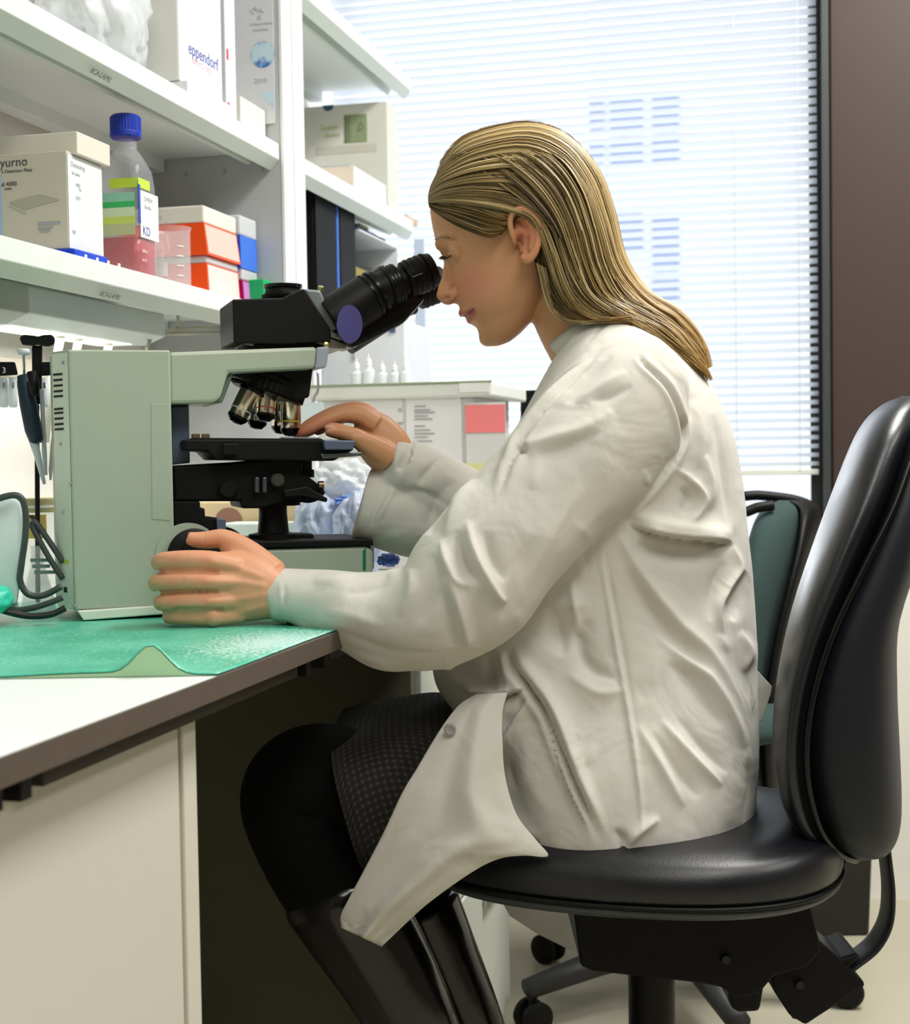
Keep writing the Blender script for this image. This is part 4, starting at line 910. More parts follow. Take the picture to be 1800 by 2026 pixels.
for x in (384, 391, 404, 410): lathe('stage_screw', [(0, 0), (.0028, 0), (.0032, .002), (.0028, .006), (0, .0065)], MP(x, 869, .03), Z, mat('brass_dull', (150, 132, 104), .3, metal=.8), mic, 14)
lathe('drive_knob', [(0, 0), (.008, 0), (.008, .010), (.0105, .011), (.0105, .020), (0, .020)], MP(604, 912, .05), -Z, black_m, mic, 28)
# substage carrier and condenser
mpr('substage_carrier', [(342, 922), (480, 914), (560, 905), (600, 912), (598, 935), (610, 942), (636, 962), (646, 975), (628, 992), (612, 996), (570, 990), (524, 1006), (478, 1006), (476, 992), (346, 992)], .025, .115, black_dull, mic, .025, .003)
lathe('condenser', [(0, 0), (.021, 0), (.021, .012), (.027, .014), (.027, .022), (.023, .024), (.023, .040), (.028, .042), (.028, .050), (0, .05)], MP(560, 1000, .07), Z, black_m, mic, 40)
lathe('condenser_knob', [(0, 0), (.011, 0), (.011, .008), (.009, .01), (0, .01)], MP(450, 968, .022), MS, black_m, mic, 28)
lathe('condenser_knob', [(0, 0), (.008, 0), (.008, .010), (.006, .012), (0, .012)], MP(547, 950, .022), MS, mat('knob_green_grey', (58, 62, 52), .4), mic, 28)
for x in (505, 520): mpr('condenser_post', [(x, 944), (x + 8, 944), (x + 8, 975), (x, 975)], .012, .024, mat('post_grey', (84, 84, 90), .35, metal=.4), mic, .012, .0015)
mpr('filter_lever', [(560, 970), (606, 962), (648, 986), (646, 994), (600, 982), (562, 984)], .01, .022, black_m, mic, .012, .0015)
lathe('lever_tip', [(0, 0), (.005, 0), (.005, .006), (0, .006)], MP(630, 960, .02), MF, mat('brass_dull', (150, 132, 104), .3, metal=.8), mic, 14)
lathe('lamp_column', [(0, 0), (.030, 0), (.030, .006), (.019, .008), (.017, .03), (.017, .055), (.015, .058), (0, .058)], MP(541, 1066, .07), Z, black_m, mic, 40)
lathe('field_lens_ring', [(0, 0), (.042, 0), (.042, .004), (.034, .006), (0, .006)], MP(560, 1077, .055), Z, black_m, mic, 44)
mpr('lamp_arm', [(556, 1056), (620, 1056), (622, 1066), (558, 1070)], .05, .09, black_m, mic, .05, .0015)
# focus block and knobs
mpr('focus_block', [(344, 992), (396, 992), (396, 1004), (405, 1006), (406, 1024), (430, 1026), (444, 1028), (444, 1062), (345, 1066)], .02, .10, black_dull, mic, .02, .0015)
mpr('focus_plate', [(428, 1026), (447, 1026), (447, 1060), (430, 1060)], .016, .0195, bluegrey, mic, .016, .0008)
lathe('focus_knob', [(0, 0), (.030, 0), (.031, .002), (.031, .014), (.028, .016), (.018, .017), (.018, .030), (.016, .032), (0, .032)], MP(383, 1098, .006), MS, black_m, mic, 56)
lathe('focus_knob', [(0, 0), (.030, 0), (.031, .002), (.031, .014), (.028, .016), (0, .017)], MP(440, 1092, .10), -MS, black_m, mic, 56)
lathe('knob_recess', [(0, 0), (.036, 0), (.037, .001), (0, .001)], MP(372, 1098, .0), MS, paint, mic, 48)
# cables
cabm = mat('cable_grey', (62, 70, 70), .45); cabk = mat('cable_black', (24, 26, 26), .4)
def cable(label, pts, r, m_, d0, d1):
    n_ = len(pts); q = [P(a, b, d0 + (d1 - d0) * k / (n_ - 1)) for k, (a, b) in enumerate(pts)]
    for p in q: p[2] = max(p[2], BZ + .0035 + r)
    return tag(tube('cable', q, r, m_, None, 10, 60), label, 'cable')
cable('grey cable looping down from the white instrument to the microscope back', [(-40, 1005), (5, 984), (38, 982), (50, 1010), (50, 1060), (42, 1120), (40, 1150), (55, 1175), (85, 1178), (122, 1160)], .0036, cabm, 1.60, 1.63)
cable('dark cable folded in a tight loop behind the microscope', [(124, 1145), (95, 1100), (68, 1050), (64, 1038), (72, 1036), (100, 1075), (124, 1112)], .0034, cabm, 1.66, 1.66)
cable('grey cable lying low along the pad to the microscope', [(-30, 1196), (20, 1207), (60, 1204), (100, 1192), (124, 1182)], .0034, cabm, 1.62, 1.63)
cable('black power cable lying on the green pad', [(-30, 1196), (20, 1212), (60, 1219), (100, 1216), (130, 1203)], .0036, cabk, 1.60, 1.62)

# ============================================================ CHAIR
DP = 1.73
leather = bpy.data.materials.new('black_leather'); leather.use_nodes = True; nt = leather.node_tree; b = nt.nodes['Principled BSDF']
b.inputs['Base Color'].default_value = lin((15, 17, 23)); b.inputs['Roughness'].default_value = .34; b.inputs['Specular IOR Level'].default_value = .55
tc = nt.nodes.new('ShaderNodeTexCoord'); vo = nt.nodes.new('ShaderNodeTexVoronoi'); vo.inputs['Scale'].default_value = 420; nz = nt.nodes.new('ShaderNodeTexNoise'); nz.inputs['Scale'].default_value = 14
nt.links.new(tc.outputs['Object'], vo.inputs['Vector']); nt.links.new(tc.outputs['Object'], nz.inputs['Vector'])
mrr = nt.nodes.new('ShaderNodeMapRange'); mrr.inputs[3].default_value = .27; mrr.inputs[4].default_value = .45; nt.links.new(nz.outputs[0], mrr.inputs[0]); nt.links.new(mrr.outputs[0], b.inputs['Roughness'])
bp = nt.nodes.new('ShaderNodeBump'); bp.inputs['Strength'].default_value = .12; bp.inputs['Distance'].default_value = .0006; nt.links.new(vo.outputs[0], bp.inputs['Height']); nt.links.new(bp.outputs[0], b.inputs['Normal'])
MATS['black_leather'] = leather
shellm = mat('seat_shell', (20, 24, 31), .5, spec=.35, bump=.15, bscale=500)
def CFp(u, v, z): return R0 * u + F0 * v + np.array([0, 0, z])    # camera-aligned floor frame (metres)
chair = thing('office_chair', 'black leather swivel chair the woman sits on', 'chair', CFp(.20, DP, 0))
# seat cushion
def superell(a, b, n, k):
    th = np.linspace(0, 2 * np.pi, k, endpoint=False); c, s = np.cos(th), np.sin(th)
    return np.sign(c) * np.abs(c) ** (2 / n) * a, np.sign(s) * np.abs(s) ** (2 / n) * b
SU, SHU, SHV = .200, .238, .205
DS = DP - .04
sc0 = CFp(SU, DS, 0)
def SP(a, c, z): return sc0 + np.array([a, c, z])
rg = []
K = 72
for (f, z) in ((.0, .488), (.80, .486), (.93, .487), (.985, .492), (1.0, .502), (.995, .516), (.965, .528), (.91, .537), (.80, .545), (.6, .549), (.3, .549), (.0, .548)):
    x, y = superell(SHU * max(f, .001), SHV * max(f, .001), 2.7, K)
    r_ = []
    for a, c in zip(x, y):
        u = a / SHU; v = c / SHV
        zz = z + (.018 * max(0, u - .45) ** 1.2 * (z > .51)) - .022 * max(0, -u - .45) ** 1.3 * 1.5 * (z > .5) - .012 * (1 - abs(v)) * (z > .53) * (f > .2) * 0.6
        taper = 1 - .10 * max(0, -u)
        r_.append(SP(a, c * taper, zz - .004))
    rg.append(r_)
vs, fs = rings_mesh(catmull(np.array(rg).reshape(len(rg), -1), 40).reshape(40, K, 3)); mesh('seat', vs, fs, leather, chair, True)
rg = []
for f, z in ((.2, .470), (.86, .472), (.975, .477), (1.0, .482), (1.0, .486), (.97, .4885), (.3, .4885)):
    x, y = superell(SHU * f * .995, SHV * f * .995, 2.7, K); rg.append([SP(a, c * (1 - .10 * max(0, -a / SHU)), z - .004) for a, c in zip(x, y)])
vs, fs = rings_mesh(np.array(rg)); mesh('seat_pan', vs, fs, mat('seat_pan_grey', (58, 62, 64), .4), chair, True)
x, y = superell(SHU * .998, SHV * .998, 2.7, 90); pts = [SP(a, c * (1 - .10 * max(0, -a / SHU)), .4855) for a, c in zip(x, y)]; pts.append(pts[0])
tube('seat_piping', pts, .0028, black_m, chair, 8)
# backrest
BR = [(787, 1778, 1806, 1800), (800, 1746, 1826, 1812), (830, 1712, 1836, 1805), (880, 1683, 1836, 1792), (990, 1640, 1824, 1752), (1100, 1600, 1806, 1697), (1220, 1562, 1772, 1640), (1340, 1537, 1770, 1605), (1450, 1530, 1775, 1597), (1550, 1546, 1779, 1615), (1610, 1580, 1776, 1645), (1645, 1625, 1760, 1680), (1664, 1672, 1735, 1705)]
hw = [.06, .10, .135, .165, .19, .20, .205, .205, .20, .185, .16, .125, .07]
EY = np.array([0, 1.0, 0])
def padloft(name, xf, xb, hws, m_, par, dmid, n_exp=2.4, K=40, wrap=.03):
    rg = []
    arr = catmull(np.array([[b_[0], b_[xf] if isinstance(xf, int) else xf(b_), b_[xb] if isinstance(xb, int) else xb(b_), h] for b_, h in zip(BR, hws)]), 48)
    for y, a0, b0, h in arr:
        A = P(a0, y, dmid); B = P(b0, y, dmid); c = (A + B) / 2; ha = np.linalg.norm(B - A) / 2
        e1 = (B - A) / (2 * ha); x_, v_ = superell(ha, h, n_exp, K); rg.append([c + e1 * p - e1 * wrap * (q / .2) ** 2 + EY * q for p, q in zip(x_, v_)])
    vs, fs = rings_mesh(np.array(rg)); return mesh(name, vs, fs, m_, par, True)
padloft('backrest', 1, lambda b_: b_[3] + 16, hw, leather, chair, DP, 2.3, wrap=.0)
padloft('back_shell', lambda b_: b_[3] - 22, 2, [h * .985 for h in hw], shellm, chair, DP, 3.0, wrap=.0)
pp_ = [P(b_[3] + 1, b_[0], DP) - EY * h * .99 for b_, h in zip(BR[1:], hw[1:])]
tube('piping', pp_, .0038, black_gloss, chair, 8, 60)
# back support bar, mechanism
def strap(name, pts, w, th_, m_, par, d):
    q = catmull(np.array([P(a, b_, d) for a, b_ in pts]), 40); rr = tube_rings(q, np.full(40, w / 2), 12, flat=np.full(40, th_ / 2), ref=F0)
    # ref = depth direction gets the flat radius; swap so the width runs in depth
    rr = tube_rings(q, np.full(40, th_ / 2), 12, flat=np.full(40, w / 2), ref=F0)
    vs, fs = rings_mesh(rr); return mesh(name, vs, fs, m_, par, True)
strap('back_support', [(1742, 1625), (1750, 1690), (1757, 1760), (1752, 1820), (1728, 1866), (1690, 1898), (1650, 1925)], .05, .009, mat('support_bar', (34, 36, 40), .4), chair, DP - .02)
def cpr(name, pts, v0, v1, m_, ref=DP, bev=.003): return prism(name, pts, v0, v1, lambda a, b_, w: P(a, b_, ref) + F0 * (w - ref), m_, chair, bev)
cpr('mechanism', [(1118, 1722), (1560, 1722), (1588, 1830), (1560, 1862), (1500, 1878), (1470, 1912), (1430, 1920), (1400, 1900), (1360, 1892), (1160, 1870), (1136, 1860)], DP - .09, DP + .09, black_dull)
cpr('tilt_housing', [(1500, 1880), (1560, 1855), (1600, 1832), (1680, 1905), (1684, 1915), (1570, 1990), (1540, 1972), (1512, 1930)], DP - .06, DP + .04, black_dull)
cpr('bar_clamp', [(1585, 1838), (1600, 1832), (1640, 1868), (1672, 1858), (1680, 1866), (1636, 1906), (1618, 1898)], DP - .05, DP + .03, black_m)
cpr('tension_knob', [(1424, 1912), (1502, 1904), (1490, 1978), (1446, 1980), (1432, 1968)], DP - .04, DP + .02, black_m, bev=.006)
cpr('tilt_knob', [(1550, 1975), (1596, 1962), (1590, 1998), (1556, 2000)], DP - .03, DP + .02, black_m, bev=.004)
for (x, y) in ((1436, 1898), (1532, 1898), (1582, 1948)): lathe('screw', [(0, 0), (.006, 0), (.005, .003), (0, .003)], P(x, y, DP - .065 if x > 1500 else DP - .095), -F0, black_gloss, chair, 16)
gc = P(1288, 1880, DP); 
lathe('gas_cylinder', [(0, 0), (.0275, 0), (.0275, gc[2] - .06), (0, gc[2] - .06)], (gc[0], gc[1], .075), (0, 0, 1), black_m, chair, 32)
def star_base(par, c, rad, rot, m_, arm_m=None):
    lathe('hub', [(0, 0), (.035, 0), (.04, .02), (.034, .07), (0, .07)], (c[0], c[1], .065), (0, 0, 1), m_, par, 28)
    for k in range(5):
        t = rot + 2 * math.pi * k / 5; dv = np.array([math.cos(t), math.sin(t), 0]); s_ = np.array([-dv[1], dv[0], 0])
        q0 = np.array([c[0], c[1], .105]) + dv * .03; q1 = np.array([c[0], c[1], .075]) + dv * rad
        rr = tube_rings(np.array([q0, (q0 + q1) / 2 + Z * .004, q1]), np.array([.027, .024, .020]), 14, flat=np.array([.026, .022, .016]), ref=Z)
        vs, fs = rings_mesh(rr); lg = mesh('base_leg', vs, fs, arm_m or m_, par, True)
        cc = q1 + dv * -.01; cc[2] = .028
        for sd in (-1, 1): lathe('caster', [(0, -.009), (.022, -.009), (.0275, -.004), (.0275, .005), (.02, .009), (0, .009)], cc + s_ * sd * .014, s_, m_, lg, 24)
        tube('caster_stem', [cc, cc + Z * .045], .008, m_, lg, 10)
star_base(chair, (gc[0], gc[1]), .30, .5, black_m)

# second chair behind
D2 = 2.64
ch2 = thing('office_chair', 'green fabric swivel chair standing behind the black one', 'chair', CFp(.45, D2, 0))
gfab = mat('green_fabric', (48, 68, 66), .95, var=.3, vscale=260, bump=.5, bscale=700)
BR0 = BR
BR = [(990, 1540, 1582, 0), (1003, 1512, 1606, 0), (1030, 1494, 1612, 0), (1080, 1482, 1610, 0), (1150, 1478, 1598, 0), (1250, 1480, 1576, 0), (1350, 1482, 1560, 0), (1450, 1484, 1552, 0), (1520, 1490, 1548, 0), (1565, 1500, 1535, 0)]
hw2 = [.06, .11, .15, .18, .20, .205, .20, .19, .16, .10]
padloft('backrest', 1, lambda b_: b_[2] - 16, hw2, gfab, ch2, D2, 2.2, wrap=.03)
padloft('back_shell', lambda b_: b_[2] - 24, lambda b_: b_[2] + 12, [h * .9 for h in hw2], black_m, ch2, D2, 2.6, wrap=.03)
tube('back_handle', [P(a, b_, D2 + .02) for a, b_ in ((1470, 982), (1500, 980), (1540, 984), (1575, 990), (1604, 1002), (1622, 1024), (1630, 1060))], .009, black_m, ch2, 12, 40)
tube('back_handle', [P(a, b_, D2 - .12) for a, b_ in ((1450, 1020), (1478, 1012), (1500, 1004), (1530, 1000))], .009, black_m, ch2, 12, 30)
rg = []
cu, cv = P(1420, 1500, D2) @ R0, D2; hx_u = P(1335, 1500, 2.52) @ R0
for (f, z) in ((.001, .475), (.9, .475), (1.0, .485), (1.0, .50), (.95, .52), (.7, .53), (.001, .53)):
    x, y = superell(.22 * f, .22 * f, 2.6, 48); rg.append([CFp(hx_u + a, 2.54 + c_, z) for a, c_ in zip(x, y)])
vs, fs = rings_mesh(np.array(rg)); mesh('seat', vs, fs, gfab, ch2, True)
hx = CFp(hx_u, 2.52, 0)
tube('support_bar', [P(1530, 1500, D2 + .03), P(1550, 1620, D2 + .03), CFp(hx_u + .12, cv - .01, .465)], .012, black_m, ch2, 10, 20)
lathe('gas_cylinder', [(0, 0), (.025, 0), (.025, .37), (0, .37)], (hx[0], hx[1], .10), (0, 0, 1), black_m, ch2, 24)
star_base(ch2, (hx[0], hx[1]), .30, math.radians(222 - 144), black_m, mat('worn_black', (44, 44, 46), .5, var=.3, vscale=80))
# bin at the wall
q0, q1 = P(1548, 1845, 2.86), P(1736, 1845, 2.86); zt = P(1640, 1545, 2.86)[2]
wb = thing('waste_bin', 'black waste bin standing at the window wall behind the chairs', 'bin', (q0[0], q0[1], 0))
uq0, uq1 = q0 @ R0, q1 @ R0
prism('body', [(uq0 + .012, .001), (uq1 - .012, .001), (uq1, zt - .02), (uq0, zt - .02)], 2.84, 3.04, lambda a, b_, w: CFp(a, w, b_), mat('bin_black', (30, 28, 24), .5), wb, .006)
prism('rim', [(uq0 - .006, zt - .0195), (uq1 + .006, zt - .0195), (uq1 + .006, zt), (uq0 - .006, zt)], 2.834, 3.046, lambda a, b_, w: CFp(a, w, b_), mat('bin_black', (30, 28, 24), .5), wb, .004)
# ============================================================ THE WOMAN
person = thing('person', 'woman with long blond hair in a white lab coat looking into the microscope', 'person', CFp(.2, DP, 0))
def PT(pts, k=14, n=28, flat=None, cap=True):
    """pts: (px, py, depth, r_px[, r_depth_m]) -> closed tube verts, faces; radius px measured in the picture plane"""
    a = np.array([list(p) + ([p[3] * p[2] / FPX] if len(p) < 5 else []) for p in pts], float)
    a = catmull(a, n); q = np.array([P(x, y, d) for x, y, d in a[:, :3]]); rp = a[:, 3] * a[:, 2] / FPX
    rr = tube_rings(q, rp, k, flat=a[:, 4], ref=F0)
    return rings_mesh(rr)
def SPH(px, py, d, rp, rd=None, k=10):
    r = rp * d / FPX; rd = rd or r; c = P(px, py, d); rg = []
    for t in np.linspace(.02, np.pi - .02, k):
        rg.append([c + R0 * r * math.sin(t) * math.cos(f) + F0 * rd * math.sin(t) * math.sin(f) + Z * r * math.cos(t) for f in np.linspace(0, 2 * np.pi, 16)[:-1]])
    return rings_mesh(np.array(rg))
def ELL(c, ax, k=12):
    rg = []
    for t in np.linspace(.02, np.pi - .02, k):
        rg.append([c + ax[0] * math.sin(t) * math.cos(f) + ax[1] * math.sin(t) * math.sin(f) + ax[2] * math.cos(t) for f in np.linspace(0, 2 * np.pi, 20)[:-1]])
    return rings_mesh(np.array(rg))
def fixn(me):
    bm = bmesh.new(); bm.from_mesh(me); bmesh.ops.recalc_face_normals(bm, faces=bm.faces); bm.to_mesh(me); bm.free()
def combine(parts):
    vs, fs = [], []
    for v, f in parts:
        o = len(vs); vs += [tuple(x) for x in v]; fs += [tuple(i + o for i in q) for q in f]
    return vs, fs
def voxel(parts, size, it=3, fac=.5):
    out = []
    for v, f in parts:
        me = bpy.data.meshes.new('t'); me.from_pydata([tuple(map(float, x)) for x in v], [], f); fixn(me)
        # outward check through the signed volume
        co = np.array([x.co[:] for x in me.vertices]); vol = 0
        me.calc_loop_triangles(); tr = np.array([t.vertices[:] for t in me.loop_triangles]); A, B, C_ = co[tr[:, 0]], co[tr[:, 1]], co[tr[:, 2]]
        if np.einsum('ij,ij->i', A - co[0], np.cross(B - co[0], C_ - co[0])).sum() < 0: me.flip_normals()
        out.append(([x.co[:] for x in me.vertices], [tuple(p.vertices) for p in me.polygons])); bpy.data.meshes.remove(me)
    vs, fs = combine(out)
    me = bpy.data.meshes.new('v'); me.from_pydata(vs, [], fs); o = bpy.data.objects.new('v', me); COL.objects.link(o)
    m = o.modifiers.new('r', 'REMESH'); m.mode = 'VOXEL'; m.voxel_size = size; m.use_smooth_shade = True
    if it: s = o.modifiers.new('s', 'SMOOTH'); s.iterations = it; s.factor = fac
    r = bpy.data.meshes.new_from_object(o.evaluated_get(bpy.context.evaluated_depsgraph_get())); bpy.data.objects.remove(o); bpy.data.meshes.remove(me)
    return r
def getco(me):
    a = np.empty(len(me.vertices) * 3); me.vertices.foreach_get('co', a); return a.reshape(-1, 3)
def getno(me):
    a = np.empty(len(me.vertices) * 3); me.vertex_normals.foreach_get('vector', a) if hasattr(me, 'vertex_normals') else me.vertices.foreach_get('normal', a); return a.reshape(-1, 3)
def setco(me, a): me.vertices.foreach_set('co', a.ravel()); me.update()
def segdist(x, y, A, B):
    vx, vy = B[0] - A[0], B[1] - A[1]; L = vx * vx + vy * vy + 1e-9
    t = np.clip(((x - A[0]) * vx + (y - A[1]) * vy) / L, 0, 1); dx = x - A[0] - t * vx; dy = y - A[1] - t * vy
    return np.hypot(dx, dy), t, np.sign(dx * vy - dy * vx)

HD = 1.725                       # depth of the middle of the head
HO = np.array([1040., 243.]); HA = np.array([.375, .927]); HF = np.array([-.927, .375])   # head frame in the picture: crown, down, forward
def HP(s, x, y):                  # s down, x forward (px units), y sideways in px units, negative = towards the camera
    q = HO + HA * s + HF * x; return P(q[0], q[1], HD) + F0 * (y * HD / FPX)
sl = [(14, 120, 50, 26), (26, 175, 6, 58), (50, 215, -30, 84), (80, 237, -50, 104), (115, 247, -62, 117), (150, 253, -66, 123), (172, 253, -66, 125), (190, 248, -68, 125), (215, 249, -55, 121), (240, 253, -35, 115), (262, 256, -10, 108), (285, 258, 25, 100), (305, 257, 52, 92), (325, 250, 75, 82), (342, 243, 95, 70), (358, 243, 120, 58), (374, 239, 148, 44), (384, 230, 172, 28), (389, 215, 190, 12)]
arr = catmull(np.array(sl, float), 60); rg = []
K = 56; th = np.linspace(0, 2 * np.pi, K, endpoint=False)
for s, f, b, w in arr:
    xm = b + .44 * (f - b); r_ = []
    for t in th:
        c, s_ = math.cos(t), math.sin(t)
        ex = 2.15
        cc = math.copysign(abs(c) ** (2 / ex), c); ss = math.copysign(abs(s_) ** (2 / ex), s_)
        x = xm + (f - xm) * cc if c > 0 else xm + (xm - b) * cc
        tap = 1 - .12 * max(0, c) ** 2
        r_.append(HP(s, x, w * ss * tap))
    rg.append(r_)
head = rings_mesh(np.array(rg))
def htube(pts, k=12, n=24):
    a = catmull(np.array(pts, float), n); q = np.array([HP(s, x, y) for s, x, y in a[:, :3]]); r = a[:, 3] * HD / FPX; fl = a[:, 4] * HD / FPX
    return rings_mesh(tube_rings(q, r, k, flat=fl, ref=F0))
def hsph(s, x, y, ra, rx, ry):
    sc_ = HD / FPX; c = HP(s, x, y); ex = RT * HF[0] - UP * HF[1]; ea = RT * HA[0] - UP * HA[1]
    return ELL(c, (ex * rx * sc_, F0 * ry * sc_, ea * ra * sc_))
nose = [htube([(178, 238, 0, 16, 12), (196, 240, 0, 14, 10), (215, 249, 0, 14, 9), (235, 262, 0, 15, 11), (250, 272, 0, 17, 14), (262, 273, 0, 16, 16), (268, 265, 0, 12, 14)]),
        hsph(262, 260, -17, 11, 14, 9), hsph(262, 260, 17, 11, 14, 9), hsph(254, 279, 0, 13, 14, 12), hsph(272, 254, 0, 10, 16, 12)]
lips = [htube([(305, 247, -30, 4, 8), (303, 255, -14, 7, 8), (302, 258, 0, 8, 8), (303, 255, 14, 7, 8), (305, 247, 30, 4, 8)]),
        htube([(313, 240, -30, 4, 8), (319, 246, -14, 8, 8), (321, 248, 0, 9, 8), (319, 246, 14, 8, 8), (313, 240, 30, 4, 8)]),
        hsph(366, 229, 0, 18, 18, 26)]
brow = [htube([(158, 226, -58, 9, 9), (156, 242, -34, 11, 12), (163, 247, 0, 10, 12), (156, 242, 34, 11, 12), (158, 226, 58, 9, 9)])]
eyes = [hsph(193, 222, -52, 17, 21, 22), hsph(193, 222, 52, 17, 21, 22)]
cheek = [hsph(243, 196, -52, 52, 50, 51), hsph(243, 196, 52, 52, 50, 51)]
# ear on the near side and its mirror
def ear(sg):
    de = HD + sg * (126 * HD / FPX) ; o = []
    pts = [(1022, 482, 6), (1014, 464, 6), (1009, 440, 6.5), (1016, 420, 7), (1034, 413, 7.5), (1052, 421, 7.5), (1063, 440, 7.5), (1067, 466, 7.5), (1062, 489, 8), (1053, 506, 9), (1042, 514, 9), (1034, 505, 8)]
    n = len(pts); q = [(x, y, de + sg * (.004 + .012 * math.sin(math.pi * k / (n - 1))), r) for k, (x, y, r) in enumerate(pts)]
    o.append(PT(q, 10, 50))
    o.append(PT([(1040, 433, de + sg * .010, 5), (1051, 450, de + sg * .011, 5), (1052, 474, de + sg * .010, 5), (1044, 492, de + sg * .008, 6)], 8, 20))
    o.append(SPH(1020, 479, de + sg * .004, 6))
    # back plate joining the ear to the head
    c = P(1042, 462, de + sg * .001); o.append(ELL(c, ((R0 * .26 + Z * 0) * .0 + R0 * .0145, F0 * .008, Z * .029 - R0 * .004)))
    return o
neck = [PT([(1085, 520, HD, 62), (1105, 580, HD, 68), (1135, 640, HD, 74), (1180, 700, HD + .0, 90), (1220, 770, HD, 110)], 28, 24)]
# near (left) hand wrapped around the focus knob
LH = [PT([(660, 1195, 1.60, 42, .026), (590, 1183, 1.592, 45, .025), (548, 1176, 1.588, 50, .024), (500, 1166, 1.583, 66, .022), (455, 1160, 1.58, 70, .020), (415, 1158, 1.58, 64, .016), (398, 1158, 1.582, 56, .012)], 24, 30),
      PT([(545, 1150, 1.592, 34, .02), (500, 1118, 1.595, 34, .018), (470, 1092, 1.60, 28, .015), (448, 1076, 1.604, 20, .012)], 16, 20)]
for f in ([(470, 1120, 1.572, 20), (420, 1110, 1.564, 20.5), (372, 1108, 1.561, 20), (330, 1110, 1.566, 19), (314, 1113, 1.582, 16.5), (326, 1116, 1.600, 14)],
          [(470, 1152, 1.570, 20), (415, 1151, 1.560, 21), (368, 1149, 1.558, 20), (322, 1151, 1.563, 19), (309, 1155, 1.580, 16.5), (324, 1158, 1.600, 14)],
          [(470, 1188, 1.572, 19), (420, 1190, 1.562, 20), (372, 1190, 1.560, 19), (331, 1191, 1.565, 17.5), (318, 1193, 1.581, 15.5), (332, 1195, 1.598, 13)],
          [(480, 1216, 1.578, 17), (430, 1221, 1.569, 17), (386, 1221, 1.567, 16), (346, 1220, 1.571, 15), (334, 1221, 1.585, 13.5), (346, 1221, 1.598, 12)]):
    LH.append(PT(f, 14, 34))
LH.append(PT([(540, 1140, 1.59, 34), (500, 1104, 1.597, 30), (468, 1080, 1.601, 25), (440, 1066, 1.602, 20), (412, 1068, 1.601, 18), (388, 1068, 1.600, 16), (370, 1063, 1.598, 12)], 14, 34))
for x, y in ((408, 1110), (400, 1151), (407, 1190), (422, 1220)): LH.append(SPH(x, y, 1.566, 21))
# far (right) hand on the stage
RH = [PT([(900, 1010, 1.80, 42, .026), (840, 962, 1.795, 42, .025), (795, 922, 1.785, 42, .023), (765, 888, 1.783, 50, .022), (738, 856, 1.784, 46, .02), (716, 832, 1.786, 32, .018)], 24, 30)]
for f in ([(745, 842, 1.772, 22), (712, 822, 1.770, 20), (672, 822, 1.766, 16), (634, 838, 1.762, 14.5), (606, 853, 1.762, 12.5), (592, 860, 1.764, 8)],
          [(745, 836, 1.792, 22), (712, 814, 1.792, 20), (668, 817, 1.790, 16.5), (624, 836, 1.786, 14.5), (596, 853, 1.784, 12), (580, 861, 1.786, 8)],
          [(745, 836, 1.812, 20), (714, 813, 1.812, 18), (676, 814, 1.812, 15), (636, 830, 1.810, 14), (610, 848, 1.808, 11), (598, 857, 1.808, 8)],
          [(748, 840, 1.828, 17), (722, 820, 1.829, 15), (690, 822, 1.830, 13), (656, 836, 1.830, 12), (634, 850, 1.828, 10), (622, 856, 1.828, 7)],
          [(768, 905, 1.768, 30), (742, 888, 1.758, 26), (708, 868, 1.748, 20), (676, 855, 1.744, 16.5), (656, 851, 1.743, 15.5), (644, 851, 1.744, 11)]):
    RH.append(PT(f, 14, 34))
# hidden trunk, arms, legs: kept slim so the clothing lies over them
trunk = [PT([(1180, 690, DP, 80, .06), (1235, 790, DP, 100, .12), (1240, 900, DP, 130, .14), (1210, 1050, DP, 170, .12), (1190, 1200, DP, 200, .115), (1210, 1380, DP, 210, .13), (1250, 1540, DP, 170, .14), (1260, 1640, DP, 110, .12)], 32, 40),
         PT([(1240, 760, DP - .05, 60), (1280, 780, 1.60, 62), (1200, 900, 1.57, 64), (1060, 1060, 1.545, 58), (930, 1190, 1.53, 54), (860, 1220, 1.54, 54), (740, 1208, 1.575, 46), (640, 1192, 1.597, 42)], 20, 44),
         PT([(1230, 760, DP + .05, 60), (1240, 800, 1.86, 55), (1150, 920, 1.87, 55), (1050, 1020, 1.86, 50), (960, 1035, 1.84, 46), (880, 990, 1.80, 42)], 18, 34),
         PT([(1240, 1570, 1.665, 95), (1060, 1560, 1.67, 90), (840, 1555, 1.67, 86), (660, 1552, 1.66, 84), (592, 1592, 1.655, 78), (640, 1740, 1.655, 84), (760, 1930, 1.66, 66), (850, 2120, 1.67, 48), (930, 2400, 1.68, 34), (970, 2540, 1.68, 30), (930, 2585, 1.68, 26), (800, 2600, 1.68, 20)], 22, 80),
         PT([(1240, 1560, 1.80, 92), (1060, 1550, 1.80, 90), (860, 1540, 1.80, 84), (730, 1545, 1.80, 76), (716, 1590, 1.80, 72), (780, 1730, 1.80, 72), (880, 1900, 1.80, 60), (960, 2080, 1.80, 44), (1030, 2330, 1.80, 32), (1060, 2410, 1.80, 28), (1010, 2450, 1.80, 24), (900, 2462, 1.80, 18)], 22, 80)]
bm_ = voxel([head] + nose + lips + brow + eyes + ear(-1) + ear(1) + neck + LH + RH + trunk, .0019, 3, .5)
co = getco(bm_); no_ = getno(bm_)
x, y, d = proj(co)
